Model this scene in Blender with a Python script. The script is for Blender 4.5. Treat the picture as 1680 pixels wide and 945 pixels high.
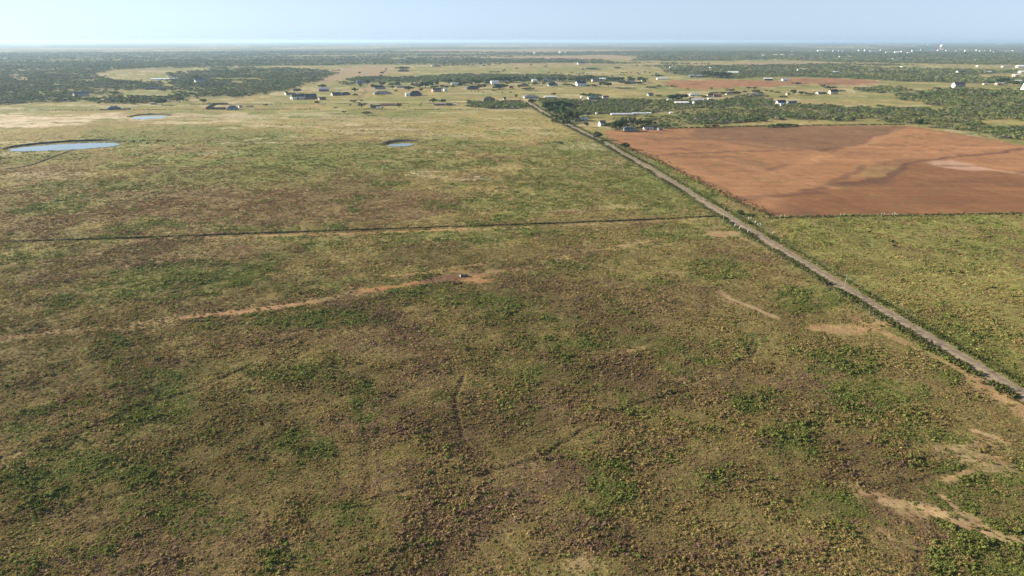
import bpy, math, random
import numpy as np
R = math.radians
for o in list(bpy.data.objects): bpy.data.objects.remove(o)
S = bpy.context.scene
COL = S.collection
random.seed(5); RNG = np.random.default_rng(11)

# ------------------------------------------------------------------ camera, sky, sun, exposure
H = 110.0                       # drone height in metres
FPX = 1120.0                    # focal length in pixels of the 1680 px wide photograph
PITCH = math.atan((472.5 - 66.0) / FPX)
SUN_AZ, SUN_EL = -72.0, 21.0    # degrees from +Y (clockwise), elevation
cam = bpy.data.cameras.new('camera'); co = bpy.data.objects.new('camera', cam); COL.objects.link(co)
cam.lens = 24.0; cam.sensor_width = 36.0; cam.clip_start = 1.0; cam.clip_end = 120000.0
co.location = (0, 0, H); co.rotation_euler = (math.pi/2 - PITCH, 0, 0)
S.camera = co
W = bpy.data.worlds.new('World'); S.world = W; W.use_nodes = True
nt = W.node_tree; nt.nodes.clear()
sky = nt.nodes.new('ShaderNodeTexSky'); sky.sky_type = 'NISHITA'; sky.sun_disc = False
sky.sun_elevation = R(SUN_EL); sky.sun_rotation = R(SUN_AZ)
sky.altitude = 300; sky.air_density = 1.0; sky.dust_density = 0.3; sky.ozone_density = 4.0
bg = nt.nodes.new('ShaderNodeBackground'); bg.inputs['Strength'].default_value = 0.072
wo = nt.nodes.new('ShaderNodeOutputWorld')
bw = nt.nodes.new('ShaderNodeRGBToBW'); nt.links.new(sky.outputs[0], bw.inputs[0])
vs_ = nt.nodes.new('ShaderNodeVectorMath'); vs_.operation = 'SCALE'; vs_.inputs[0].default_value = (1.12, 1.45, 1.80)
pw = nt.nodes.new('ShaderNodeMath'); pw.operation = 'POWER'; pw.inputs[1].default_value = .7; nt.links.new(bw.outputs[0], pw.inputs[0]); nt.links.new(pw.outputs[0], vs_.inputs['Scale'])
mxs = nt.nodes.new('ShaderNodeMix'); mxs.data_type = 'RGBA'; mxs.inputs[0].default_value = .95
nt.links.new(sky.outputs[0], mxs.inputs[6]); nt.links.new(vs_.outputs[0], mxs.inputs[7]); nt.links.new(mxs.outputs[2], bg.inputs[0]); nt.links.new(bg.outputs[0], wo.inputs[0])
sl = bpy.data.lights.new('sun', 'SUN'); sl.energy = 5.0; sl.angle = R(0.5); sl.color = (1.0, 0.88, 0.72)
so = bpy.data.objects.new('sun', sl); COL.objects.link(so)
so.rotation_euler = (R(90 - SUN_EL), 0, R(180 - SUN_AZ))
S.view_settings.view_transform = 'Standard'; S.view_settings.look = 'None'
S.view_settings.gamma = 1.0; S.view_settings.use_curve_mapping = False
S.view_settings.exposure = 1.28
S.cycles.use_denoising = True
S.cycles.max_bounces = 5; S.cycles.diffuse_bounces = 2; S.cycles.glossy_bounces = 2
S.cycles.transmission_bounces = 2; S.cycles.transparent_max_bounces = 4; S.cycles.volume_bounces = 0

# ------------------------------------------------------------------ helpers
CP, SP_ = math.cos(PITCH), math.sin(PITCH)
def P(px, py, z=0.0):
    """ground point seen at a photo pixel (used to read the map off the photograph)"""
    u = (px - 840.0)/FPX; v = (472.5 - py)/FPX
    dx, dy, dz = u, CP + v*SP_, -SP_ + v*CP
    t = (z - H)/dz
    return (dx*t, dy*t)
def scale_at(px, py):
    """pixels of the photograph per metre at that ground point (upright or sideways)"""
    x, y = P(px, py); return FPX/(y*CP + H*SP_)

def tag(o, label=None, cat=None, group=None, kind=None):
    if label: o['label'] = label
    if cat: o['category'] = cat
    if group: o['group'] = group
    if kind: o['kind'] = kind
    return o
def mesh_obj(name, verts, faces, mat=None, parent=None, smooth=False):
    me = bpy.data.meshes.new(name); me.from_pydata([tuple(v) for v in verts], [], faces); me.update()
    if mat: me.materials.append(mat)
    if smooth: me.shade_smooth()
    o = bpy.data.objects.new(name, me); COL.objects.link(o)
    if parent: o.parent = parent
    return o
def empty(name, loc=(0, 0, 0), rz=0.0):
    o = bpy.data.objects.new(name, None); COL.objects.link(o); o.location = loc; o.rotation_euler = (0, 0, rz); return o
class MB:
    def __init__(s): s.v = []; s.f = []
    def add(s, vs, fs):
        n = len(s.v); s.v += [tuple(v) for v in vs]; s.f += [tuple(i+n for i in f) for f in fs]; return s
    def box(s, x0, x1, y0, y1, z0, z1):
        return s.add([(x0,y0,z0),(x1,y0,z0),(x1,y1,z0),(x0,y1,z0),(x0,y0,z1),(x1,y0,z1),(x1,y1,z1),(x0,y1,z1)],
                     [(0,3,2,1),(4,5,6,7),(0,1,5,4),(1,2,6,5),(2,3,7,6),(3,0,4,7)])
    def prism(s, pts, axis_vec):
        """extrude polygon pts (3D) by axis_vec"""
        n = len(pts); a = [tuple(p) for p in pts]; b = [tuple(p[i]+axis_vec[i] for i in range(3)) for p in pts]
        fs = [tuple(range(n))[::-1], tuple(range(n, 2*n))] + [(i, (i+1) % n, n+(i+1) % n, n+i) for i in range(n)]
        return s.add(a+b, fs)
    def tube(s, path, radii, seg=8, cap=True):
        rings = []
        for k, p in enumerate(path):
            p = np.array(p, float)
            a = np.array(path[max(k-1, 0)], float); b = np.array(path[min(k+1, len(path)-1)], float)
            d = b-a; d /= (np.linalg.norm(d)+1e-9)
            up = np.array([0, 0, 1.0]) if abs(d[2]) < .9 else np.array([1.0, 0, 0])
            e1 = np.cross(d, up); e1 /= np.linalg.norm(e1); e2 = np.cross(d, e1)
            rings.append([p + radii[k]*(math.cos(t)*e1 + math.sin(t)*e2) for t in [2*math.pi*i/seg for i in range(seg)]])
        vs = [tuple(v) for r in rings for v in r]; fs = []
        for k in range(len(path)-1):
            for i in range(seg):
                j = (i+1) % seg
                fs.append((k*seg+i, k*seg+j, (k+1)*seg+j, (k+1)*seg+i))
        if cap: fs.append(tuple(range(seg))); fs.append(tuple(range((len(path)-1)*seg, len(path)*seg)))
        return s.add(vs, fs)
    def lathe(s, prof, seg=20, cx=0, cy=0):
        vs = [(cx+r*math.cos(2*math.pi*i/seg), cy+r*math.sin(2*math.pi*i/seg), z) for r, z in prof for i in range(seg)]
        fs = [(k*seg+i, k*seg+(i+1) % seg, (k+1)*seg+(i+1) % seg, (k+1)*seg+i) for k in range(len(prof)-1) for i in range(seg)]
        fs.append(tuple(range(seg))[::-1]); fs.append(tuple(range((len(prof)-1)*seg, len(prof)*seg)))
        return s.add(vs, fs)
    def build(s, name, mat, parent=None, smooth=False): return mesh_obj(name, s.v, s.f, mat, parent, smooth)

# numpy noise
def _hash(ix, iy, seed):
    h = (ix.astype(np.int64)*374761393 + iy.astype(np.int64)*668265263 + seed*1442695041) & 0xffffffff
    h = ((h ^ (h >> 13))*1274126177) & 0xffffffff
    h = ((h ^ (h >> 16))*2246822519) & 0xffffffff
    return ((h ^ (h >> 15)) & 0xffffff).astype(np.float64)/float(0xffffff)
def vnoise(x, y, seed=0):
    ix = np.floor(x); iy = np.floor(y); fx = x-ix; fy = y-iy
    fx = fx*fx*fx*(fx*(fx*6-15)+10); fy = fy*fy*fy*(fy*(fy*6-15)+10)
    a = _hash(ix, iy, seed); b = _hash(ix+1, iy, seed); c = _hash(ix, iy+1, seed); d = _hash(ix+1, iy+1, seed)
    return (a*(1-fx)+b*fx)*(1-fy) + (c*(1-fx)+d*fx)*fy
def fbm(x, y, scale, octv=4, seed=0, gain=0.5):
    x = x/scale; y = y/scale; s = 0; a = 1; t = 0
    for k in range(octv):
        s = s + a*vnoise(x + 17.3*k, y - 9.1*k, seed+k); t += a; a *= gain
        x, y = (x*1.62 - y*1.24), (x*1.24 + y*1.62)
    return s/t
def sstep(a, b, v):
    t = np.clip((v-a)/(b-a), 0, 1); return t*t*(3-2*t)

def seg_dist(x, y, pts, closed=False):
    d = np.full(x.shape, 1e9)
    n = len(pts)
    for i in range(n if closed else n-1):
        ax, ay = pts[i]; bx, by = pts[(i+1) % n]
        vx, vy = bx-ax, by-ay; L = vx*vx+vy*vy + 1e-9
        t = np.clip(((x-ax)*vx + (y-ay)*vy)/L, 0, 1)
        d = np.minimum(d, np.hypot(x-ax-t*vx, y-ay-t*vy))
    return d
def poly_mask(x, y, pts, soft=4.0):
    """1 inside, 0 outside, soft edge of +-soft metres"""
    pts = [tuple(p) for p in pts]; out = np.zeros(x.shape)
    xs = [p[0] for p in pts]; ys = [p[1] for p in pts]
    k = (x > min(xs)-soft) & (x < max(xs)+soft) & (y > min(ys)-soft) & (y < max(ys)+soft)
    if not k.any(): return out
    xx, yy = x[k], y[k]; ins = np.zeros(xx.shape, bool)
    n = len(pts)
    for i in range(n):
        ax, ay = pts[i]; bx, by = pts[(i+1) % n]
        if ay == by: continue
        c = ((ay > yy) != (by > yy)) & (xx < (bx-ax)*(yy-ay)/(by-ay)+ax)
        ins ^= c
    d = seg_dist(xx, yy, pts, True); sd = np.where(ins, -d, d)
    out[k] = 1 - sstep(-soft, soft, sd); return out
def line_mask(x, y, pts, w, soft):
    out = np.zeros(x.shape); m = w+soft
    xs = [p[0] for p in pts]; ys = [p[1] for p in pts]
    k = (x > min(xs)-m) & (x < max(xs)+m) & (y > min(ys)-m) & (y < max(ys)+m)
    if not k.any(): return out
    out[k] = 1 - sstep(w-soft, w+soft, seg_dist(x[k], y[k], pts)); return out
def PP(pts): return [P(*p) for p in pts]
def ell(cx, cy, rx, ry, n=20): return PP([(cx+rx*math.cos(2*math.pi*i/n), cy+ry*math.sin(2*math.pi*i/n)) for i in range(n)])

# ------------------------------------------------------------------ the map, read off the photograph
ROAD_PX = [(1790,708),(1735,680),(1680,648),(1610,606),(1560,576),(1510,546),(1467,521),(1422,495),(1380,468),(1322,433),(1270,402),(1250,390),(1215,368),(1182,347),(1152,329),
           (1122,310),(1090,291),(1065,275),(1035,259),(1010,245),(990,232),(960,219),(937,207),(920,199),(905,191),(890,183),(876,174),(868,168)]
ROAD = PP(ROAD_PX)
FIELD = PP([(990,215),(1060,212),(1200,207),(1330,206),(1486,206),(1560,217),(1640,231),(1720,246),(1800,262),(1800,346),(1680,349),(1560,351),(1440,352),(1340,354),(1268,355),
            (1235,342),(1200,326),(1160,305),(1120,285),(1075,262),(1040,248),(1010,236)])
PONDS = [PP([(12,246),(20,243),(50,240),(80,237.5),(120,235.5),(160,234),(188,234),(203,236.5),(190,240),(160,242.5),(130,245),(100,246.5),(60,248),(14,248.5)]),
         PP([(213,194.5),(222,192),(235,190.8),(255,190.2),(275,190.2),(279,191.5),(268,193.5),(245,195),(225,196)]),
         PP([(628,239),(640,236.2),(655,234.9),(672,234),(684,234.3),(686,236.5),(672,239.5),(655,241),(640,241)])]
BANKS = [[(2,245),(18,241.5),(50,237.5),(85,234.5),(125,232),(160,230.8),(188,231),(204,233.5)],
         [(210,192.5),(222,189.5),(245,188),(268,188),(280,189.5)],
         [(626,237.5),(636,233.5),(652,231.5),(670,231),(684,231.5)]]
F_MID = PP([(-60,399),(0,397),(200,391),(420,383),(600,377),(760,371.5),(840,369),(1000,363),(1100,359),(1176,355)])
F_RIGHT = PP([(1258,358),(1340,356),(1440,354),(1560,352.5),(1680,350.5),(1760,349)])
F_FAR = PP([(-40,181),(150,181),(300,180),(480,179.5),(700,180),(880,179)])
F_FAR2 = PP([(300,171.5),(420,171.5),(560,170.5),(720,170),(800,169)])
F_EDGE = PP([(1110,210.5),(1180,209),(1300,206.5),(1484,204.5)])
WOODS = [ # (polygon, softness, density)
 (PP([(-500,88),(-300,190),(-100,180),(0,172),(40,167),(160,168),(225,170),(300,165),(296,150),(268,143),(238,136),(190,133),(150,122),(185,115),(250,112),(420,109),(562,105),(568,97),(480,94),(465,91),(300,90),(0,88)]), 25, 0.95),
 (PP([(285,122),(360,111),(480,112),(548,117),(532,128),(495,140),(472,150),(380,159.5),(320,162),(290,152),(285,140)]), 14, 1.0),
 (PP([(470,93),(630,93),(650,95),(645,103),(560,104)]), 20, 0.9),
 (PP([(668,96),(760,94),(835,98),(1000,100),(1010,103),(830,104),(664,105)]), 20, 0.9),
 (PP([(560,134),(600,127),(690,126),(760,122),(900,124),(1015,126.5),(1015,133),(850,133.5),(700,135.5),(600,137),(560,139)]), 10, 1.0),
 (PP([(880,168),(900,163),(935,166),(1120,166),(1200,165),(1270,172),(1340,171),(1400,180),(1440,175),(1560,178),(1680,178),(1900,190),(1900,285),(1780,256),(1680,236),(1600,219),(1545,210),(1486,202),(1440,196),(1330,197),(1200,203),(1110,207),(1075,200),(1000,196),(950,196),(935,207),(905,193)]), 6, 1.0),
 (PP([(1196,172),(1186,164),(1205,158),(1235,157),(1262,166),(1262,174)]), 4, 1.0),
 (PP([(1460,158),(1560,147),(1680,148),(1850,150),(1850,190),(1560,180),(1470,168)]), 12, 0.8),
 (PP([(1085,118),(1110,110),(1200,107),(1330,106),(1420,110),(1560,114),(1700,117),(1900,120),(1900,146),(1640,141),(1560,136),(1440,132),(1380,128),(1290,126),(1200,129),(1140,126)]), 20, 0.95),
 (PP([(1040,100),(1060,85),(1300,84),(1500,83),(1700,84),(2000,86),(2000,112),(1690,106),(1500,107),(1400,103),(1290,98),(1160,100)]), 40, 0.95),
 (PP([(770,177),(780,168),(815,167),(862,169),(868,175),(830,177)]), 3, 1.0),
 (PP([(1400,146),(1440,143),(1490,144),(1500,150),(1420,153)]), 8, 0.9),
 (PP([(1000,207),(1035,200),(1075,202),(1105,208),(1098,211),(1000,214)]), 4, 0.9),
]
GLADES = [ # openings inside the woods
 (PP([(1350,199),(1440,197),(1486,201),(1480,205),(1340,205)]), 4),
 (PP([(1590,199),(1640,197),(1700,201),(1790,214),(1790,226),(1700,213),(1620,208)]), 6),
 (PP([(1390,164),(1480,164),(1550,176),(1540,181),(1470,178),(1400,172)]), 8),
 (PP([(940,197),(1000,194),(1002,208),(985,214),(950,212)]), 3),
 (PP([(948,188),(1105,186),(1105,192),(948,194)]), 3),
 (PP([(1108,200),(1060,198),(1050,200),(1075,204)]), 3),
 (PP([(110,158),(170,158),(190,163),(120,165)]), 6), (PP([(190,150),(235,146),(290,152),(285,158),(215,162),(185,158)]), 8),
 (PP([(125,175),(205,172),(300,170),(300,180),(130,183)]), 4), (PP([(20,128),(45,126),(52,131),(25,133)]), 6),
 (PP([(355,128),(400,128),(440,129),(430,132),(350,131)]), 6), (PP([(585,112),(645,103),(665,92),(648,92),(630,103)]), 15),
 (PP([(1070,107),(1300,101),(1500,104),(1690,108),(1690,114),(1420,107),(1300,104),(1100,110)]), 30),
 (PP([(1300,113),(1330,112),(1330,116),(1300,116)]), 10), (PP([(1430,112),(1500,113),(1490,118),(1425,116)]), 10),
 (PP([(1560,138),(1590,137),(1680,136),(1680,143),(1570,146)]), 6), (PP([(1600,122),(1680,119),(1690,128),(1610,126)]), 8),
]
RED2 = [(PP([(1082,139),(1100,132),(1150,131),(1260,133),(1330,136),(1270,142),(1160,146),(1110,145)]), 6),
        (PP([(1285,133),(1295,128),(1370,128),(1450,134),(1420,139),(1350,139)]), 6)]
FARBAND = [ # pale or pink bare fields far out
 (PP([(540,114),(600,108),(640,108),(635,122),(560,130),(530,136),(520,130)]), 14, 'pink'),
 (PP([(150,121),(250,113),(330,117),(280,125),(215,128)]), 12, 'tan'),
 (PP([(640,112),(880,104),(1080,110),(1080,122),(900,121),(640,125)]), 25, 'tan'),
 (PP([(1160,105),(1300,100),(1400,104),(1300,106),(1180,108)]), 30, 'pink'),
 (PP([(830,93),(1000,90),(1080,95),(1070,99),(900,97)]), 60, 'pink'),
 (PP([(460,91),(640,90),(640,91.5),(480,92.5)]), 60, 'tan'),
 (PP([(-300,84),(200,78),(420,80),(200,81)]), 300, 'tan'),
 (PP([(600,84),(900,80),(1100,83),(900,86)]), 300, 'pink'),
]
GREENS = [ # lusher patches of weeds (px ellipses, strength)
 (1245,655,42,20,1),(1320,486,58,24,1),(1010,790,45,30,.9),(1150,785,55,22,.8),(560,520,80,22,.7),(300,455,120,22,.8),(120,500,90,12,.5),(60,345,60,14,.8),(150,325,70,10,.7),
 (980,270,130,30,.7),(950,300,120,24,.6),(1080,320,110,30,.7),(1330,400,60,16,.5),(1480,372,180,22,.8),(1600,395,120,22,.7),(560,262,120,10,.7),(1000,555,90,14,.6),(920,440,60,12,.5),
 (1290,720,60,26,.7),(1480,700,40,20,.6),(1545,800,40,20,.9),(1350,830,60,40,.8),(1440,640,80,24,.6),(90,660,60,12,.8),(240,690,70,14,.7),(60,700,60,10,.6),(200,780,60,14,.7),(330,850,90,30,.7),(560,840,70,22,.7),
 (610,660,24,40,.7),(500,720,60,18,.7),(480,610,80,14,.6),(1560,430,80,20,.5),(1640,560,60,30,.6),(880,560,60,14,.5),(1180,440,60,14,.6),(720,390,120,10,.6),(1700,800,60,60,.8),(1560,900,60,30,.8),(1230,560,30,12,.5),
 (180,220,60,8,.6),(430,240,90,8,.6),(1130,380,90,12,.6),(800,335,90,10,.5),(1380,590,70,26,.7),(700,270,120,10,.6),(1400,660,40,20,.7),(880,330,110,18,.5),
]
PURPLES = [(915,785,60,26,.9),(780,775,30,12,.8),(770,860,60,30,.7),(680,830,60,24,.5),(400,300,230,26,.35),(470,340,260,30,.8),(620,335,150,28,.8),(350,325,120,20,.6),(540,300,120,14,.5),
 (700,455,60,12,.6),(1550,730,24,10,.8),(1520,850,36,16,.8),(960,870,90,30,.6),(1350,610,60,16,.4),(870,470,70,20,.4),(540,560,100,26,.35),(400,560,70,16,.5),(230,650,70,12,.4),(1200,900,120,30,.5),
 (250,310,60,12,.6),(1090,640,120,30,.3),(470,900,90,26,.4),(120,860,70,20,.4),(210,420,140,14,.35),(1010,318,30,6,.9),(940,345,30,5,.7),(1050,500,160,40,.3)]
SOILS = [ # bare ground patches: ellipse, strength, hue (0 orange, 1 pale)
 (770,452,40,6,.8,.1),(735,440,40,4,.5,.2),(1180,380,34,6,.7,.6),(1010,338,50,5,.4,.9),(945,341,34,4.5,.5,.7),(1015,565,34,7,.7,.5),(1220,500,30,6,.8,.7),(1250,515,26,6,.7,.7),(1375,535,44,8,.7,.4),(1418,518,16,8,.6,.4),
 (1297,695,8,4,.8,.8),(1400,800,18,7,.8,.6),(1490,828,30,7,.8,.7),(1600,738,60,16,.6,.8),(1650,760,60,18,.5,.8),(1610,712,16,6,.8,.8),(1455,875,14,7,.8,.8),(1266,893,9,6,.9,.6),(950,910,24,18,.5,.9),
 (1130,620,50,8,.35,.8),(850,680,26,8,.3,.6),(1560,828,20,6,.6,.7),(880,770,14,14,.4,.9),(1095,445,20,5,.4,.6),(930,465,30,6,.3,.5),(1230,402,22,5,.5,.7),(1600,640,30,14,.5,.4)]
PALES = [(40,196,130,8,1.3),(60,204,90,4,1.2),(180,193,110,5,1.1),(110,188,120,3,1.0),(300,200,80,3,.8),(370,190,120,5,.6),(520,205,110,7,.45),(620,213,100,6,.5),(480,190,140,4,.4),(820,222,100,5,.3),(740,290,90,8,.45),(560,196,200,5,.35)]
TRACKS = [ ([(-20,557),(200,537),(380,512),(520,491),(600,476),(745,455),(860,440),(960,415),(1080,394)], 2.6, .36, .6), # bare wheel tracks: pixels, half width m, strength, hue
 ([(-20,556),(90,548),(200,536),(300,523)], .8, .3, .6),([(300,523),(380,512),(450,502),(520,493)], 1.2, .75, .3), ([(0,551),(100,541),(220,529),(330,515),(440,499),(520,487)], .8, .35, .4),
 ([(595,477),(640,471),(700,461)], 1.8, 1.0, .0),([(700,461),(745,456),(800,449)], 1.0, .5, .2), ([(380,514),(450,504),(515,494)], 1.5, .9, .3), ([(640,452),(700,447),(760,437),(790,434)], 1.1, .6, .2),
 ([(520,490),(600,476)], 1.0, .35, .3),([(745,453),(800,447),(860,440),(900,426),(960,414),(1010,406),(1080,394)], 1.3, .55, .5),([(760,458),(830,447),(900,437),(980,423)], .8, .35, .4),
 ([(1395,520),(1450,545),(1490,565),(1540,590),(1600,622),(1650,655),(1720,700),(1790,740)], 1.5, .75, .4),([(1600,622),(1650,655),(1700,690),(1790,740)], 3.0, .8, .4),
 ([(1262,405),(1300,428),(1350,462),(1400,500),(1450,540)], .7, .4, .4),
 ([(1450,822),(1500,828),(1550,845),(1590,862),(1640,878),(1700,890)], 1.3, .9, .7),([(1545,812),(1560,830),(1600,860)], .7, .7, .7),([(1440,870),(1460,886),(1500,900)], .6, .7, .7),
 ([(1640,878),(1600,850),(1570,838)], .9, .7, .7),([(1480,828),(1440,812),(1405,800),(1385,792)], 1.0, .6, .6),([(1560,735),(1600,728),(1640,735),(1700,742)], 1.2, .6, .8),([(1600,706),(1625,716),(1650,728)], .9, .9, .8),([(1700,745),(1640,752),(1580,745),(1540,735)], 1.6, .5, .8),
 ([(430,387),(500,384.5),(600,382),(700,378.5),(760,376)], 1.8, .6, .15),([(760,376),(900,371),(1000,366.5),(1160,359)], 1.4, .45, .6),([(100,399),(250,393.5),(430,387)], 1.2, .35, .4),([(1340,540),(1400,536),(1450,530)], 2.2, .7, .4),
 ([(1550,785),(1600,765),(1640,745),(1700,730)], 1.2, .6, .5),([(1180,478),(1205,494),(1240,508),(1275,522)], 1.0, .8, .8),([(1150,372),(1190,378),(1210,386),(1240,402),(1290,430)], 1.0, .5, .7),
]
TRAILS = [ # narrow trodden paths: pixels, half width, strength
 ([(757,618),(745,650),(748,675),(752,700),(762,730)], .55, 1),([(610,820),(700,798),(760,790),(830,770),(880,752),(910,735),(950,708),(1000,680),(1050,662),(1130,640)], .5, .9),
 ([(0,752),(60,730),(120,712),(190,682),(260,655),(330,635),(400,605)], .5, .9),([(0,862),(100,838),(200,810),(300,775),(400,740),(470,712)], .5, .6),([(420,690),(480,670),(540,640),(600,618)], .4, .6),
 ([(595,670),(600,730),(598,800),(600,860)], .6, .5),([(960,590),(985,580),(1000,585),(985,610),(960,640)], .3, .5),([(930,650),(960,615),(1000,590)], .35, .6),([(1225,600),(1245,565),(1240,555),(1225,585),(1190,610)], .4, .8),
 ([(1290,640),(1280,700),(1300,760),(1300,860)], .6, .5),([(480,900),(440,925),(380,960)], .4, .7),([(900,585),(960,575),(1000,572)], .3, .6),([(1430,800),(1480,790),(1545,775),(1570,770)], .5, .7),
 ([(0,278),(30,275),(60,268),(90,256),(118,247)], .8, .7),([(85,330),(84,315),(86,300)], .8, .5),([(620,250),(450,252),(300,250)], 1.6, .35),([(0,231),(260,232),(500,231),(800,233)], 2.0, .25),
 ([(590,135),(600,150),(585,165)], 2, .4)]
ROADLETS = [ # pale lanes of the settlement, read as gravel
 [(440,155),(560,151),(612,148),(720,147.5),(800,143),(880,138),(960,135),(1040,137),(1090,131),(1160,130)],
 [(585,162),(600,149),(607,140)],[(868,168),(880,160),(905,156),(960,164),(1060,160),(1120,158),(1200,160),(1280,162),(1310,158)],
 [(637,109),(647,103),(656,96),(661,91.5)],[(637,109),(625,122),(605,140)],[(1490,180),(1400,176),(1340,166),(1296,160)],[(1310,158),(1400,156),(1500,160)],
 [(338,178),(345,173),(420,176),(560,174)]]

def zones(x, y):
    """ground cover weights at world points"""
    Z = {}
    r = np.hypot(x, y)
    wx = x + (fbm(x, y, 40, 3, 3)-.5)*np.clip(r*0.05, 4, 60); wy = y + (fbm(x, y, 40, 3, 9)-.5)*np.clip(r*0.08, 4, 90)
    n1 = fbm(x, y, 60, 5, 21, .6); n2 = fbm(x, y, 22, 4, 31, .6); n3 = fbm(x, y, 90, 5, 41, .6); n4 = fbm(x, y, 260, 4, 51)
    g = sstep(.52, .68, n1*.6+n2*.4)*.75
    pz = sstep(.53, .70, n3*.7+fbm(x, y, 14, 3, 61)*.3)*.6
    tan = sstep(.42, .62, n4*.5 + fbm(x, y, 30, 4, 71)*.5)*.6
    def E(lst, arr, sc=1.0, kx=1.0):
        for c in lst:
            m = poly_mask(wx, wy, ell(*c[:4]), soft=max(2.0, min(40, 8/scale_at(c[0], c[1])*1.2)))
            arr = np.maximum(arr, m*c[4]*sc*(.55+.45*sstep(.35, .6, n2)))
        return arr
    g = E(GREENS, g); pz = E(PURPLES, pz)
    pale = E([(*c[:4], c[4]) for c in PALES], np.zeros_like(x)); pale *= sstep(.35, .6, fbm(x*.35, y, 16, 4, 81))
    st = fbm(x*.42, y, 42, 5, 77, .62); st2 = fbm(x*.6, y, 120, 4, 78, .6)
    # beyond the mid fence the turf is shorter and yellower
    mid = sstep(430, 640, r) ; far = sstep(650, 1000, r)
    pasture_r = poly_mask(x, y, PP([(1262,358),(1820,350),(1820,700),(1690,640),(1470,516),(1330,432)]), 3)
    tan = np.clip(tan + .25*mid + .35*far + .25*pasture_r, 0, 1)
    gy = np.clip((.75*mid*(1-.5*far)+.15)*sstep(.38,.62,st2*.5+n2*.5) + .55*pasture_r, 0, 1)        # yellow-green turf
    mm = sstep(480, 900, r)
    tan = np.clip(tan*(1-.45*mm*sstep(.46, .60, st2)) + .35*mm*sstep(.5, .66, st), 0, 1)
    g = np.maximum(g, mm*sstep(.49, .60, st2*.5+st*.5)*.8); gfar = sstep(380, 700, r)
    pale = np.maximum(pale, mm*sstep(.60, .70, st)*.4)
    soil = np.zeros_like(x); hue = np.full_like(x, .5)
    for c in SOILS:
        m = poly_mask(wx, wy, ell(*c[:4]), soft=3)*c[4]*sstep(.3, .55, n2+.05)
        hue = np.where(m > soil, c[5], hue); soil = np.maximum(soil, m)
    for pts, w, s, h in TRACKS:
        w *= 1.55; m = line_mask(x+(n2-.5)*3, y+(n1-.5)*3, PP(pts), w, w*.6)*s*(.70+.30*sstep(.35, .6, fbm(x, y, 9, 3, 91)))
        hue = np.where(m > soil, h, hue); soil = np.maximum(soil, m)
    trail = np.zeros_like(x)
    for pts, w, s in TRAILS:
        sc = scale_at(*pts[len(pts)//2]); wm = max(w*2.1, .8/sc)
        trail = np.maximum(trail, line_mask(x+(n2-.5)*2.5, y+(n1-.5)*2.5, PP(pts), wm, wm*.7)*s)
    for pts in ROADLETS:
        soil = np.maximum(soil, line_mask(x, y, PP(pts), 3.0, 2.0)*.8)
    ew = 6.0; red = poly_mask(x+(fbm(x, y, 7, 3, 181)-.5)*ew, y+(fbm(x, y, 7, 3, 182)-.5)*ew*1.6, FIELD, 2.5)
    for p, s in RED2: red = np.maximum(red, poly_mask(wx, wy, p, s))
    wood = np.zeros_like(x)
    for p, s, d in WOODS: wood = np.maximum(wood, poly_mask(wx, wy, p, s)*d)
    for p, s in GLADES: wood *= 1-poly_mask(wx, wy, p, s)
    wood *= 1-red
    pink = np.zeros_like(x); band = np.zeros_like(x)
    for p, s, k in FARBAND:
        m = poly_mask(wx, wy, p, s)
        if k == 'pink': pink = np.maximum(pink, m)
        band = np.maximum(band, m)
    # open country past the settlement: woods broken by long fields
    ff = sstep(4300, 6500, r); nb = fbm(x*.28, y, 900, 4, 101, .55)
    wood = np.maximum(wood, ff*(1-band)*sstep(.34, .43, nb)*.95)
    nb2 = fbm(x*.5, y, 260, 3, 111)
    wood = np.maximum(wood, sstep(2300, 3600, r)*(1-band)*(1-red)*sstep(.55, .66, nb2)*.9)
    pink = np.maximum(pink, sstep(2600, 4200, r)*sstep(.52, .64, fbm(x*.3, y, 500, 3, 121))*.8)
    verge = line_mask(x, y, ROAD, 11.0, 4.0); road = line_mask(x, y, ROAD, 3.6, .6)
    g = g*(1-.45*pasture_r)
    Z.update(g=g*(1-pale), purple=pz*(1-.8*far), tan=tan, gy=gy, soil=soil*(1-wood), hue=hue, trail=trail, red=red, wood=wood, pink=pink, pale=pale, verge=verge, road=road, damp=poly_mask(wx, wy, ell(722, 451, 34, 6.5), 3)*.85, r=r, n2=n2, n1=n1)
    return Z
def pick_colour(Z):
    """base colour of turf, soil and wood floor by weights; far woods carry painted shade"""
    def mix(a, c, w): w = np.clip(w, 0, 1)[:, None]; return a*(1-w)+np.array(c)*w
    c = np.tile(np.array([.155, .122, .053]), (len(Z['g']), 1))
    c = mix(c, (.275, .222, .092), Z['tan']); c = mix(c, (.175, .195, .055), Z['gy']*.85)
    c = mix(c, (.140, .165, .045), Z['g']*.8); c = mix(c, (.165, .100, .058), Z['purple']*.75)
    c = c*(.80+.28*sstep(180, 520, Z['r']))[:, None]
    c = mix(c, (.50, .41, .29), Z['pale'])
    c = mix(c, (.15, .16, .055), Z['verge']*.7)
    c = mix(c, (.30, .21, .135), Z['pink']*.75)
    so = np.array([.32, .165, .080])[None]*(1-Z['hue'][:, None]) + np.array([.34, .26, .150])[None]*Z['hue'][:, None]
    w = np.clip(Z['soil'], 0, 1)[:, None]; c = c*(1-w)+so*w
    c = mix(c, (.125, .070, .045), Z['damp'])
    c = mix(c, (.075, .055, .030), Z['trail']*.85)
    c = mix(c, (.165, .155, .065), Z['wood']*.8*(1-sstep(3800, 6500, Z['r']))); c = mix(c, (.060, .078, .040), Z['wood']*.85*sstep(3800, 6500, Z['r']))  # far woods darker: missing tree shading is put into the ground colour
    return c
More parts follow.
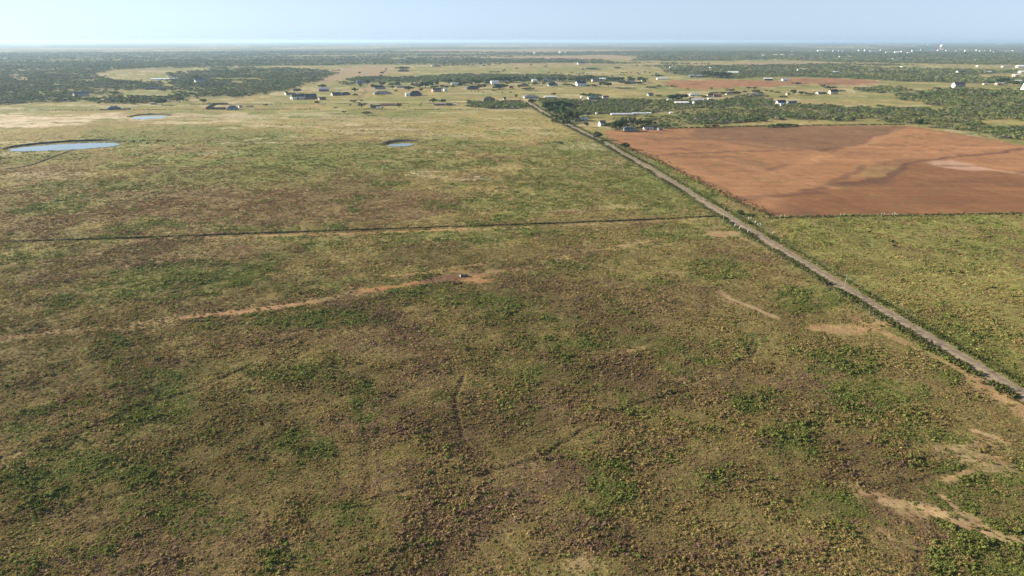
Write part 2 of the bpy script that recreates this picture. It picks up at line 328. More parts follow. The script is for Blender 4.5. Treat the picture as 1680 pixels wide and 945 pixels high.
def field_colour(x, y, c, red):
    """ploughed red field with its differently worked strips"""
    base = np.tile(np.array([.272, .140, .068]), (len(x), 1))
    def m_(w, col):
        nonlocal base; w = np.clip(w, 0, 1)[:, None]; base = base*(1-w)+np.array(col)*w
    n = fbm(x, y, 35, 4, 131)
    wx = x+(fbm(x, y, 22, 4, 141)-.5)*9; wy = y+(fbm(x, y, 22, 4, 151)-.5)*14
    m_(poly_mask(wx, wy, PP([(1150,206),(1484,206),(1400,240),(1350,249),(1240,242),(1130,224)]), 6), (.185, .104, .056))
    m_(poly_mask(wx, wy, PP([(1330,310),(1420,298),(1480,268),(1500,265),(1560,272),(1700,290),(1820,300),(1820,360),(1250,360),(1240,345)]), 8)*.85, (.195, .095, .047))
    m_(poly_mask(wx, wy, PP([(1484,208),(1640,232),(1820,262),(1820,300),(1640,275),(1500,262),(1420,266),(1390,250)]), 8)*.7, (.315, .162, .080))
    m_(poly_mask(wx, wy, PP([(1515,265),(1560,262),(1600,270),(1630,280),(1590,280),(1550,276)]), 5), (.38, .24, .165))
    m_(line_mask(wx, wy, PP([(1630,280),(1680,286),(1760,292)]), 3, 3)*.7, (.48, .30, .20))
    m_(poly_mask(wx, wy, PP([(1415,270),(1470,268),(1480,280),(1440,294),(1400,290)]), 6)*.7, (.25, .16, .07))
    for pts, w, s in [([(1066,255),(1110,252),(1180,250),(1260,247),(1340,247),(1380,243)], 3.2, .8), ([(1320,312),(1390,300),(1450,293),(1480,278),(1490,267),(1560,258),(1640,250),(1700,242)], 3.5, .8),
                      ([(1350,308),(1420,272),(1500,268)], 3, .55), ([(1200,329),(1250,322),(1310,320),(1345,315)], 5.5, .7), ([(1130,280),(1190,282),(1250,279)], 2.5, .5), ([(1250,352),(1290,345),(1320,352)], 8, .6),
                      ([(1260,280),(1290,272),(1315,270)], 4, .55), ([(990,228),(1060,231),(1150,236)], 2, .4), ([(1380,303),(1420,300),(1460,296)], 6, .7), ([(1290,289),(1315,287)], 3, .5), ([(1500,238),(1560,250),(1600,256)], 3, .35),
                      ([(1320,296),(1350,302)], 5, .4), ([(1120,245),(1140,247)], 4, .4), ([(1215,262),(1245,266)], 5, .45), ([(1486,208),(1440,222),(1400,240),(1360,250)], 2.5, .5)]:
        m_(line_mask(wx, wy, PP(pts), w, w*.7)*min(1, s*1.1), (.125, .062, .042))
    for pts, w, s in [([(1010,240),(1200,300),(1290,345)], 10, .35), ([(1170,262),(1300,290),(1370,308)], 5, .5), ([(1330,262),(1440,262),(1520,252),(1700,236)], 7, .4), ([(1480,212),(1420,238),(1340,260),(1230,300)], 6, .4), ([(1050,220),(1200,232),(1350,250)], 5, .35)]:
        m_(line_mask(wx, wy, PP(pts), w, w)*s, (.37, .20, .105))
    base = base*(.80+.40*n)[:, None]*(.86+.28*fbm(x*.9+y*.44, (y*.9-x*.44)*.12, 5, 3, 161))[:, None]
    sp = sstep(.60, .70, fbm(x, y, 9, 3, 171))*sstep(.5, .62, fbm(x, y, 70, 3, 172)); m_(sp*.5, (.16, .11, .05))
    base = base*(.90+.20*vnoise((x*.02+y)/3.4+n*1.5, x*0, 7))[:, None]
    hat = sstep(.57, .66, fbm(x*.25, y, 13, 4, 191))*sstep(.52, .62, fbm(x, y, 95, 3, 192)); m_(hat*.55, (.13, .068, .042))
    w = np.clip(red, 0, 1)[:, None]
    return c*(1-w)+base*w

# ------------------------------------------------------------------ materials
def new_mat(name):
    m = bpy.data.materials.new(name); m.use_nodes = True; n = m.node_tree; n.nodes.clear()
    out = n.nodes.new('ShaderNodeOutputMaterial'); b = n.nodes.new('ShaderNodeBsdfPrincipled')
    n.links.new(b.outputs[0], out.inputs[0]); b.inputs['Roughness'].default_value = .9
    b.inputs['Specular IOR Level'].default_value = .2
    return m, n, b, out
def noise_col(n, scale, lo, hi, detail=4, coord='Object', fac_lo=.35, fac_hi=.65):
    tc = n.nodes.new('ShaderNodeTexCoord'); t = n.nodes.new('ShaderNodeTexNoise')
    t.inputs['Scale'].default_value = scale; t.inputs['Detail'].default_value = detail
    n.links.new(tc.outputs[coord], t.inputs['Vector'])
    r = n.nodes.new('ShaderNodeValToRGB'); n.links.new(t.outputs['Fac'], r.inputs[0])
    r.color_ramp.elements[0].position = fac_lo; r.color_ramp.elements[1].position = fac_hi
    r.color_ramp.elements[0].color = (*lo, 1); r.color_ramp.elements[1].color = (*hi, 1)
    return r.outputs[0], t
def simple(name, c, rough=.85, var=.15, scale=.6, spec=.2, metal=0):
    m, n, b, o = new_mat(name)
    col, t = noise_col(n, scale, tuple(v*(1-var) for v in c), tuple(min(1, v*(1+var)) for v in c))
    n.links.new(col, b.inputs['Base Color']); b.inputs['Roughness'].default_value = rough
    b.inputs['Specular IOR Level'].default_value = spec; b.inputs['Metallic'].default_value = metal
    return m
def ribbed(name, c, period=.9, var=.12, rough=.5, metal=.0):
    """sheet metal or shingle roofing: seams as a wave in the surface colour and bump"""
    m, n, b, o = new_mat(name)
    col, t = noise_col(n, .4, tuple(v*(1-var) for v in c), tuple(min(1, v*(1+var)) for v in c))
    tc = n.nodes.new('ShaderNodeTexCoord'); w = n.nodes.new('ShaderNodeTexWave'); w.inputs['Scale'].default_value = 1/period
    n.links.new(tc.outputs['Object'], w.inputs['Vector'])
    bp = n.nodes.new('ShaderNodeBump'); bp.inputs['Strength'].default_value = .3; n.links.new(w.outputs['Fac'], bp.inputs['Height'])
    n.links.new(bp.outputs[0], b.inputs['Normal']); n.links.new(col, b.inputs['Base Color'])
    b.inputs['Roughness'].default_value = rough; b.inputs['Metallic'].default_value = metal
    return m
def foliage(name, c=None, c2=None, attr=None, transl=.35):
    m, n, b, out = new_mat(name); n.nodes.remove(b)
    if attr:
        a = n.nodes.new('ShaderNodeAttribute'); a.attribute_type = 'INSTANCER'; a.attribute_name = attr; src = a.outputs['Color']
    else:
        src, _ = noise_col(n, 1.1, c, c2)
    geo = n.nodes.new('ShaderNodeNewGeometry')
    mr = n.nodes.new('ShaderNodeMapRange'); n.links.new(geo.outputs['Random Per Island'], mr.inputs[0])
    mr.inputs['To Min'].default_value = .65; mr.inputs['To Max'].default_value = 1.38
    vm = n.nodes.new('ShaderNodeVectorMath'); vm.operation = 'SCALE'
    n.links.new(src, vm.inputs[0]); n.links.new(mr.outputs[0], vm.inputs['Scale'])
    d = n.nodes.new('ShaderNodeBsdfDiffuse'); tr = n.nodes.new('ShaderNodeBsdfTranslucent'); mx = n.nodes.new('ShaderNodeMixShader')
    mx.inputs[0].default_value = transl
    n.links.new(vm.outputs[0], d.inputs[0]); n.links.new(vm.outputs[0], tr.inputs[0])
    n.links.new(d.outputs[0], mx.inputs[1]); n.links.new(tr.outputs[0], mx.inputs[2]); n.links.new(mx.outputs[0], out.inputs[0])
    return m
M = {}
# ground: zone colours from the map, broken up by procedural noise at several sizes
m, n, b, out = new_mat('turf_and_soil')
at = n.nodes.new('ShaderNodeAttribute'); at.attribute_name = 'cover'
tc = n.nodes.new('ShaderNodeTexCoord')
def ntex(scale, detail=5, rough=.6, vec=None, stretch=None):
    t = n.nodes.new('ShaderNodeTexNoise'); t.inputs['Scale'].default_value = scale; t.inputs['Detail'].default_value = detail
    t.inputs['Roughness'].default_value = rough
    if stretch:
        mp = n.nodes.new('ShaderNodeMapping'); mp.inputs['Scale'].default_value = stretch; n.links.new(tc.outputs['Object'], mp.inputs['Vector']); n.links.new(mp.outputs[0], t.inputs['Vector'])
    else: n.links.new(tc.outputs['Object'], t.inputs['Vector'])
    return t.outputs['Fac']
def mrange(fac, a, b_, lo, hi):
    r = n.nodes.new('ShaderNodeMapRange'); r.inputs['From Min'].default_value = a; r.inputs['From Max'].default_value = b_
    r.inputs['To Min'].default_value = lo; r.inputs['To Max'].default_value = hi; n.links.new(fac, r.inputs[0]); return r.outputs[0]
def math_(op, a, b2):
    q = n.nodes.new('ShaderNodeMath'); q.operation = op
    for i, v in enumerate((a, b2)):
        if isinstance(v, (int, float)): q.inputs[i].default_value = v
        else: n.links.new(v, q.inputs[i])
    return q.outputs[0]
rough_ = n.nodes.new('ShaderNodeAttribute'); rough_.attribute_name = 'tufty'
f1 = mrange(ntex(.9, 5, .65), .3, .7, .62, 1.38); f2 = mrange(ntex(.14, 5, .65), .3, .7, .72, 1.28); f3 = mrange(ntex(.03, 4), .3, .7, .85, 1.15)
f = math_('MULTIPLY', math_('MULTIPLY', f1, f2), f3)
one = math_('SUBTRACT', 1.0, rough_.outputs['Fac'])
f = math_('ADD', math_('MULTIPLY', f, rough_.outputs['Fac']), one)
hs = n.nodes.new('ShaderNodeHueSaturation'); n.links.new(at.outputs['Color'], hs.inputs['Color'])
hmul = math_('MULTIPLY', math_('SUBTRACT', ntex(.22, 4, .6), .5), math_('MULTIPLY', rough_.outputs['Fac'], .16))
n.links.new(math_('ADD', hmul, .5), hs.inputs['Hue']); n.links.new(f, hs.inputs['Value'])
n.links.new(hs.outputs[0], b.inputs['Base Color'])
bp = n.nodes.new('ShaderNodeBump'); bp.inputs['Strength'].default_value = .4; bp.inputs['Distance'].default_value = .3
n.links.new(ntex(1.1, 6, .75), bp.inputs['Height']); n.links.new(bp.outputs[0], b.inputs['Normal'])
b.inputs['Specular IOR Level'].default_value = .05; b.inputs['Roughness'].default_value = 1
M['ground'] = m
# water
m, n, b, out = new_mat('pond_water')
b.inputs['Base Color'].default_value = (.10, .13, .13, 1); b.inputs['Roughness'].default_value = .04; b.inputs['Specular IOR Level'].default_value = .6
col, t = noise_col(n, .5, (0, 0, 0), (1, 1, 1)); bp = n.nodes.new('ShaderNodeBump'); bp.inputs['Strength'].default_value = .05
n.links.new(t.outputs['Fac'], bp.inputs['Height']); n.links.new(bp.outputs[0], b.inputs['Normal']); M['water'] = m
# gravel road with paler wheel paths
m, n, b, out = new_mat('gravel_road')
col, t = noise_col(n, .35, (.19, .145, .10), (.30, .235, .165), 6)
uv = n.nodes.new('ShaderNodeUVMap'); sx = n.nodes.new('ShaderNodeSeparateXYZ'); n.links.new(uv.outputs[0], sx.inputs[0])
wv = n.nodes.new('ShaderNodeMath'); wv.operation = 'SINE'; mu = n.nodes.new('ShaderNodeMath'); mu.operation = 'MULTIPLY'; mu.inputs[1].default_value = 12.57
n.links.new(sx.outputs[0], mu.inputs[0]); n.links.new(mu.outputs[0], wv.inputs[0])
mr = n.nodes.new('ShaderNodeMapRange'); mr.inputs['From Min'].default_value = -1; mr.inputs['To Min'].default_value = .82; mr.inputs['To Max'].default_value = 1.12
n.links.new(wv.outputs[0], mr.inputs[0]); vm = n.nodes.new('ShaderNodeVectorMath'); vm.operation = 'SCALE'
n.links.new(col, vm.inputs[0]); n.links.new(mr.outputs[0], vm.inputs['Scale']); n.links.new(vm.outputs[0], b.inputs['Base Color'])
M['road'] = m
M['weed'] = foliage('weed_foliage', attr='tint', transl=.35)
M['woodleaf'] = foliage('woodland_foliage', attr='tint', transl=.25)
M['leaf_dark'] = foliage('dark_foliage', (.042, .066, .020), (.085, .115, .036), transl=.25)
M['leaf_mid'] = foliage('green_foliage', (.070, .105, .028), (.125, .160, .046), transl=.3)
M['leaf_grey'] = foliage('grey_green_foliage', (.085, .090, .055), (.15, .15, .095), transl=.3)
M['bark'] = simple('bark', (.13, .10, .075)); M['bank'] = simple('bank_soil', (.060, .052, .030), var=.35, scale=.4)
WALLC = {'white': (.80, .79, .75), 'cream': (.70, .60, .42), 'grey': (.36, .36, .36), 'brick': (.36, .20, .14), 'tan': (.50, .42, .32), 'dark': (.12, .11, .11), 'pink': (.60, .38, .32), 'blue': (.30, .36, .42)}
ROOFC = {'dark': (.035, .035, .045), 'grey': (.13, .135, .15), 'bluegrey': (.12, .15, .20), 'white': (.78, .79, .80), 'brown': (.13, .085, .065), 'maroon': (.17, .085, .095), 'pale': (.45, .46, .48), 'green': (.075, .105, .085), 'lavender': (.45, .44, .52), 'navy': (.035, .048, .085)}
for k, c in WALLC.items(): M['w_'+k] = simple('wall_'+k, c, var=.08, scale=.3)
for k, c in ROOFC.items(): M['r_'+k] = ribbed('roofing_'+k, c)
M['glass'] = simple('window_glass', (.04, .05, .06), rough=.1, spec=.6); M['door'] = simple('door_paint', (.16, .12, .10)); M['trim'] = simple('white_trim', (.75, .75, .72), var=.05)
M['pole'] = simple('weathered_pole', (.34, .30, .26)); M['pipe'] = simple('white_pipe', (.78, .76, .68), var=.06); M['wire'] = simple('fence_wire', (.25, .24, .23), metal=.6, rough=.5)
M['post'] = simple('cedar_post', (.24, .20, .16)); M['cow'] = simple('black_cowhide', (.018, .015, .014), rough=.6); M['horn'] = simple('horn_and_hoof', (.2, .17, .13))
M['vehicle_w'] = simple('white_vehicle_paint', (.75, .76, .76), rough=.35, var=.04); M['vehicle_d'] = simple('dark_vehicle_paint', (.05, .06, .09), rough=.35); M['tyre'] = simple('tyre_rubber', (.03, .03, .03))
M['tanksteel'] = simple('white_tank_paint', (.80, .80, .78), rough=.5, var=.05); M['concrete'] = simple('concrete', (.45, .42, .38))
M['earth_wet'] = simple('damp_earth', (.12, .07, .05), var=.3)

# ------------------------------------------------------------------ ground sheet
NA = 1250; NR = 760
a_f = np.linspace(R(-47), R(47), NA)
a_side = np.concatenate([np.linspace(R(49), R(180), 40)])
az = np.concatenate([-a_side[::-1][:-1], a_f, a_side[:-1], ])
az = np.sort(np.concatenate([az, [R(-180)]])); az = np.unique(np.round(az, 7))
rr = [8.0, 30.0, 60.0, 80.0]; q = 95.0
step0 = 1.0
while q < 45000:
    rr.append(q); q += max(.55, .85*(q*q+H*H)/(H*683))
rr.append(47000); rr = np.array(rr)
A, Rr = np.meshgrid(az, rr); X = (Rr*np.sin(A)); Y = (Rr*np.cos(A)); nr_, na_ = X.shape
x = X.ravel(); y = Y.ravel()
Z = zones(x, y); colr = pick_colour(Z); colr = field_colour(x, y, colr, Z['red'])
rfade = 1-sstep(350, 900, Z['r'])
z = (fbm(x, y, 3.2, 3, 201)-.5)*.35*rfade + (fbm(x, y, 14, 3, 211)-.5)*.9*rfade
smooth_ = np.clip(Z['verge']*1.0 + Z['road'] + Z['red'] + Z['soil']*.8, 0, 1)
z *= (1-smooth_)
z += np.clip(Z['r']-9000, 0, None)*0 + sstep(7000, 16000, Z['r'])*(fbm(x*.5, y, 5200, 3, 221)-.5)*34
for pd in PONDS: z = z*(1-poly_mask(x, y, pd, 12)) - .5*poly_mask(x, y, pd, 14)
z -= .12*Z['road'] + .38*Z['trail']*rfade
tufty = np.clip(1-.55*Z['red']-.3*Z['soil'], 0, 1)
me = bpy.data.meshes.new('ground'); nv = x.size
me.vertices.add(nv+1); co_ = np.empty((nv+1, 3)); co_[:nv, 0] = x; co_[:nv, 1] = y; co_[:nv, 2] = z; co_[nv] = (0, 0, 0)
me.vertices.foreach_set('co', co_.ravel())
i0 = np.arange(nr_-1)[:, None]*na_; j = np.arange(na_)[None]; jn = (j+1) % na_
q4 = np.stack([i0+j, i0+jn, i0+na_+jn, i0+na_+j], -1).reshape(-1, 4)[:, ::-1]
tri = np.stack([np.arange(na_), (np.arange(na_)+1) % na_, np.full(na_, nv)], -1)
nf = len(q4)+len(tri); me.loops.add(q4.size+tri.size); me.polygons.add(nf)
me.loops.foreach_set('vertex_index', np.concatenate([q4.ravel(), tri.ravel()]).astype(np.int32))
me.polygons.foreach_set('loop_start', np.concatenate([np.arange(len(q4))*4, q4.size+np.arange(len(tri))*3]).astype(np.int32))
me.polygons.foreach_set('loop_total', np.concatenate([np.full(len(q4), 4), np.full(len(tri), 3)]).astype(np.int32))
me.update(calc_edges=True)
ca = me.attributes.new('cover', 'FLOAT_COLOR', 'POINT'); cc = np.ones((nv+1, 4)); cc[:nv, :3] = colr; cc[nv, :3] = (.12, .1, .05); ca.data.foreach_set('color', cc.ravel())
ta = me.attributes.new('tufty', 'FLOAT', 'POINT'); ta.data.foreach_set('value', np.append(tufty, 1.0))
me.materials.append(M['ground']); me.shade_smooth()
go = bpy.data.objects.new('ground', me); COL.objects.link(go); tag(go, kind='structure')
def ground_z(px_, py_):
    return 0.0

# ------------------------------------------------------------------ haze
RZ = 52000.0
hz = MB().box(-RZ, RZ, -RZ, RZ, -45, H+8).build('haze', None); tag(hz, kind='stuff')
m = bpy.data.materials.new('haze_air'); m.use_nodes = True; n = m.node_tree; n.nodes.clear()
out = n.nodes.new('ShaderNodeOutputMaterial'); pv = n.nodes.new('ShaderNodeVolumePrincipled')
pv.inputs['Color'].default_value = (.54, .76, 1.0, 1); pv.inputs['Density'].default_value = 5.2e-5; pv.inputs['Anisotropy'].default_value = .25
n.links.new(pv.outputs[0], out.inputs['Volume']); hz.data.materials.append(m)

# ------------------------------------------------------------------ road, ponds, banks
def densify(pts, step):
    o = []
    for (a, b_) in zip(pts[:-1], pts[1:]):
        L = math.dist(a, b_); k = max(1, int(L/step))
        o += [(a[0]+(b_[0]-a[0])*i/k, a[1]+(b_[1]-a[1])*i/k) for i in range(k)]
    return o+[pts[-1]]
def smooth_pts(p, it=3):
    p = np.array(p)
    for _ in range(it):
        q_ = p.copy(); q_[1:-1] = .25*p[:-2]+.5*p[1:-1]+.25*p[2:]; p = q_
    return p
rp = smooth_pts(densify(ROAD, 6.0), 30)
tg = np.gradient(rp, axis=0); tg /= np.linalg.norm(tg, axis=1)[:, None]; nl = np.stack([-tg[:, 1], tg[:, 0]], 1)
prof = [(-4.3, -.12), (-3.2, .06), (-1.0, .12), (1.0, .12), (3.2, .06), (4.3, -.12)]
vs = []; uvs = []
for k in range(len(rp)):
    jit = .5*(vnoise(np.array([k*.37]), np.array([1.5]), 3)[0]-.5); jit2 = .5*(vnoise(np.array([k*.37]), np.array([7.5]), 4)[0]-.5)
    for i, (o_, z_) in enumerate(prof):
        oo = o_ + (jit if i < 2 else (jit2 if i > 3 else 0)); vs.append((rp[k, 0]+nl[k, 0]*oo, rp[k, 1]+nl[k, 1]*oo, z_)); uvs.append(((o_+4.3)/8.6, k/4))
fs = [(k*6+i, k*6+i+1, (k+1)*6+i+1, (k+1)*6+i) for k in range(len(rp)-1) for i in range(5)]
road = mesh_obj('road', vs, [f[::-1] for f in fs], M['road'], smooth=True); tag(road, kind='structure')
ul = road.data.uv_layers.new(name='UVMap'); li = np.empty(len(road.data.loops), np.int32); road.data.loops.foreach_get('vertex_index', li)
ul.data.foreach_set('uv', np.array(uvs)[li].ravel())
# make sure it faces up
if road.data.polygons[0].normal.z < 0: road.data.flip_normals()

for k, pd in enumerate(PONDS):
    p = densify(pd+[pd[0]], 6)[:-1]; p = np.array(p)
    for _ in range(4): p = .25*np.roll(p, 1, 0)+.5*p+.25*np.roll(p, -1, 0)
    p += np.random.default_rng(k).normal(0, .5, p.shape)
    o = mesh_obj('pond_water', [(a, b_, -.05) for a, b_ in p], [tuple(range(len(p)))], M['water']); tag(o, kind='structure')
    if o.data.polygons[0].normal.z < 0: o.data.flip_normals()
def ridge(name, pts_px, w, h, mat, kind='structure', rise=None):
    p = smooth_pts(densify(PP(pts_px), 5), 3); t = np.gradient(p, axis=0); t /= np.linalg.norm(t, axis=1)[:, None]; nn = np.stack([-t[:, 1], t[:, 0]], 1)
    V = []; K = len(p); rg = np.random.default_rng(len(pts_px))
    for k in range(K):
        e = math.sin(math.pi*min(1, max(0, k/(K-1))))**.4; hh = h*e*(.8+.4*rg.random())
        for o_, q_ in ((-w, -.35), (-w*.35, .8), (0, 1), (w*.4, .85), (w*1.2, -.35)):
            V.append((p[k, 0]+nn[k, 0]*o_, p[k, 1]+nn[k, 1]*o_, hh*q_ if q_ > 0 else -.4))
    F = [(k*5+i, (k+1)*5+i, (k+1)*5+i+1, k*5+i+1) for k in range(K-1) for i in range(4)]
    o = mesh_obj(name, V, F, mat, smooth=True); tag(o, kind=kind); return o
ridge('pond_bank', BANKS[0], 3.2, 2.2, M['bank']); ridge('pond_bank', BANKS[1], 5, 2.0, M['bank']); ridge('pond_bank', BANKS[2], 6, 2.4, M['bank'])
ridge('ditch_bank', [(0,278.5),(30,275.5),(60,268.5),(90,256.5),(120,246)], 1.1, .7, M['bank'])

# ------------------------------------------------------------------ vegetation prototypes
def leaf_cloud(rng, n, size, shape, up=.3, flat=1.0):
    """n small leaf-clump faces; shape(rng) gives a centre and an outward direction"""
    V = []; F = []
    for i in range(n):
        c, d = shape(rng)
        d = d + rng.normal(0, .45, 3); d[2] += up; d /= np.linalg.norm(d)+1e-9
        t = np.cross(d, rng.normal(0, 1, 3)); t /= np.linalg.norm(t)+1e-9; b_ = np.cross(d, t)
        s = size*(.6+.8*rng.random()); k = len(V)
        V += [tuple(c + s*(t*a1 + b_*a2*flat)) for a1, a2 in ((-.5, -.45), (.55, -.3), (.3, .6), (-.4, .5))]
        F.append((k, k+1, k+2, k+3))
    return V, F
def lobes(rng, n, spread, zc, rad):
    return [(np.array([rng.normal(0, spread), rng.normal(0, spread), zc*(.75+.5*rng.random())]), rad*(.65+.6*rng.random())) for _ in range(n)]
def lobe_shape(L, squash=.8, lo=.55):
    def f(rng):
        c, r_ = L[rng.integers(len(L))]
        d = rng.normal(0, 1, 3); d /= np.linalg.norm(d)
        if d[2] < -.5: d[2] = -d[2]
        return c + d*np.array([1, 1, squash])*r_*(lo+(1-lo)*rng.random()), d.copy()
    return f
protos = bpy.data.collections.new('vegetation_sources')
def proto(coll, name, V, F, mat):
    me = bpy.data.meshes.new(name); me.from_pydata([tuple(v) for v in V], [], F); me.materials.append(mat); me.update()
    o = bpy.data.objects.new(name, me); coll.objects.link(o); return o
wc = bpy.data.collections.new('weed_sources'); tcoll = bpy.data.collections.new('tree_sources')
rng = np.random.default_rng(3)
for k in range(4):      # leafy weeds, about 1 m across, several stems each
    L = lobes(rng, 4, .28, .26, .26); V, F = leaf_cloud(rng, 46, .20, lobe_shape(L, .9, .45), up=.35); proto(wc, f'a{k}_weed', V, F, M['weed'])
for k in range(3):      # grass tufts
    V = []; F = []
    for i in range(44):
        a = rng.random()*6.283; r0 = rng.random()**.5*.38; lean = .18+.35*rng.random(); hh = .30+.38*rng.random(); wd = .035+.04*rng.random()
        bx, by = r0*math.cos(a), r0*math.sin(a); a2 = a+rng.normal(0, .9); tx, ty = bx+lean*math.cos(a2), by+lean*math.sin(a2); q0 = len(V); px_, py_ = -math.sin(a2)*wd, math.cos(a2)*wd
        V += [(bx-px_, by-py_, 0), (bx+px_, by+py_, 0), (tx, ty, hh)]; F.append((q0, q0+1, q0+2))
    proto(wc, f'b{k}_tuft', V, F, M['weed'])
for k in range(5):      # scrub trees of unit height for the far-off woods
    L = lobes(rng, 6, .26, .55, .27); V, F = leaf_cloud(rng, 130, .22, lobe_shape(L, .85, .85), up=.7)
    mb = MB().tube([(0, 0, -.05), (.02, .01, .25), (.05, 0, .5)], [.035, .028, .015], 5)
    kk = len(V); V = list(V)+mb.v; F = list(F)+[tuple(i+kk for i in f_) for f_ in mb.f]
    proto(tcoll, f'scrub_tree{k}', V, F, M['woodleaf'])

def scatter(name, coll, pts, scl, rotz, tint, idx, label):
    """one mass of ground cover: source plants instanced on a cloud of points"""
    N = len(pts); me = bpy.data.meshes.new(name); me.vertices.add(N); me.vertices.foreach_set('co', np.asarray(pts, float).ravel())
    a = me.attributes.new('tint', 'FLOAT_COLOR', 'POINT'); c4 = np.ones((N, 4)); c4[:, :3] = tint; a.data.foreach_set('color', c4.ravel())
    a = me.attributes.new('scl', 'FLOAT_VECTOR', 'POINT'); a.data.foreach_set('vector', np.asarray(scl, float).ravel())
    a = me.attributes.new('rot', 'FLOAT_VECTOR', 'POINT'); r3 = np.zeros((N, 3)); r3[:, 2] = rotz; a.data.foreach_set('vector', r3.ravel())
    a = me.attributes.new('idx', 'INT', 'POINT'); a.data.foreach_set('value', idx.astype(np.int32))
    o = bpy.data.objects.new(name, me); COL.objects.link(o); tag(o, label, kind='stuff')
    g = bpy.data.node_groups.new(name, 'GeometryNodeTree'); g.is_modifier = True
    g.interface.new_socket('Geometry', in_out='INPUT', socket_type='NodeSocketGeometry'); g.interface.new_socket('Geometry', in_out='OUTPUT', socket_type='NodeSocketGeometry')
    gi = g.nodes.new('NodeGroupInput'); gout = g.nodes.new('NodeGroupOutput'); ip = g.nodes.new('GeometryNodeInstanceOnPoints'); ci = g.nodes.new('GeometryNodeCollectionInfo')
    ci.inputs['Collection'].default_value = coll; ci.inputs['Separate Children'].default_value = True; ci.inputs['Reset Children'].default_value = True
    def na(nm, ty):
        q_ = g.nodes.new('GeometryNodeInputNamedAttribute'); q_.data_type = ty; q_.inputs['Name'].default_value = nm; return q_.outputs['Attribute']
    g.links.new(gi.outputs[0], ip.inputs['Points']); g.links.new(ci.outputs[0], ip.inputs['Instance']); ip.inputs['Pick Instance'].default_value = True
    g.links.new(na('idx', 'INT'), ip.inputs['Instance Index']); g.links.new(na('rot', 'FLOAT_VECTOR'), ip.inputs['Rotation']); g.links.new(na('scl', 'FLOAT_VECTOR'), ip.inputs['Scale'])
    g.links.new(ip.outputs[0], gout.inputs[0])
    o.modifiers.new('plants', 'NODES').node_group = g
    return o
def wedge(r0, r1, dens, amax=47.0):
    area = R(2*amax)/2*(r1*r1-r0*r0); N = int(area*dens)
    r = np.sqrt(RNG.random(N)*(r1*r1-r0*r0)+r0*r0); a = (RNG.random(N)*2-1)*R(amax); return r*np.sin(a), r*np.cos(a)

# weeds and grass of the pasture
def pdens(r): return np.clip(5.2*(190.0/r)**2.4, 0, 6.0)
xs = []; ys = []
for r0, r1 in ((100, 200), (200, 300), (300, 450), (450, 700), (700, 1000), (1000, 1350)):
    a, b_ = wedge(r0, r1, float(pdens(np.array(float(r0))))); k_ = RNG.random(a.size) < pdens(np.hypot(a, b_))/pdens(np.array(float(r0))); xs.append(a[k_]); ys.append(b_[k_])
x = np.concatenate(xs); y = np.concatenate(ys); s0 = .70*np.clip(np.hypot(x, y)/190.0, .9, 9)**.58
big = RNG.random(x.size) < .07; s0 = np.where(big, s0*1.9, s0)
Zw = zones(x, y)
patch = fbm(x, y, 5.0, 3, 301); cover = .66+.5*sstep(.34, .60, patch)
cover = cover*(1-.95*np.clip(Zw['soil']*1.7, 0, 1))*(1-.97*Zw['trail'])*(1-Zw['red'])*(1-Zw['road'])*(1-.8*Zw['pale'])*(1-Zw['wood'])
cover *= 1-.8*Zw['damp']; cover *= 1-.9*sstep(600, 1300, Zw['r'])
for pd in PONDS: cover *= 1-poly_mask(x, y, pd, 3)
keep = RNG.random(x.size) < cover
x = x[keep]; y = y[keep]; s0 = s0[keep]; Zw = {k: v[keep] for k, v in Zw.items()}; patch = patch[keep]; big = big[keep]
N = x.size; u = RNG.random(N); u2 = RNG.random(N)
gsel = u < np.clip(Zw['g']*1.0*(.3+1.2*sstep(.4, .6, patch)) + .06 + .25*Zw['verge'], 0, 1); psel = (~gsel) & (u2 < Zw['purple']*.75)
ysel = (~gsel) & (~psel) & (u2 < .12+.45*Zw['gy']+.3*Zw['verge'])
tint = np.tile(np.array([.255, .190, .082]), (N, 1)); tint[gsel] = (.195, .215, .060); tint[psel] = (.205, .135, .090); tint[ysel] = (.235, .235, .072)
fr_ = sstep(380, 560, Zw['r'])[:, None]; tint = np.where(psel[:, None], tint*(1-fr_)+np.array([.235, .135, .075])*fr_, tint)
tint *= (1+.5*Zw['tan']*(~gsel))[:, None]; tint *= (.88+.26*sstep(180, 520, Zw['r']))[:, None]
tint *= (.76+.52*RNG.random(N))[:, None]; tint += RNG.normal(0, .006, (N, 3)); tint = np.clip(tint, .01, .6)
sz_ = .65+.7*sstep(.35, .65, fbm(x, y, 11, 3, 333)); s0 = s0*(.75+.35*sz_)
hs_ = np.where(gsel, .74, np.where(psel, .60, .46))*(.5+.7*RNG.random(N))*sz_*np.where(big, 1.25, 1)*(1-.5*sstep(560, 1200, Zw['r']))
scl = np.stack([s0*(.75+.6*RNG.random(N)), s0*(.75+.6*RNG.random(N)), np.minimum(s0, 1.7)*hs_], 1)
idx = np.where(gsel | psel | big | (RNG.random(N) < .55), RNG.integers(0, 4, N), 4+RNG.integers(0, 3, N))
zz = (fbm(x, y, 3.2, 3, 201)-.5)*.35+(fbm(x, y, 14, 3, 211)-.5)*.9
sm = np.clip(Zw['verge'] + Zw['road'] + Zw['red'] + Zw['soil']*.8, 0, 1); zz *= (1-sstep(350, 900, Zw['r']))*(1-sm)
print('weeds', N)

scatter('pasture_weeds', wc, np.stack([x, y, zz-.03], 1), scl, RNG.random(N)*6.28, tint, idx, 'low green, straw and purplish weeds over the whole pasture')

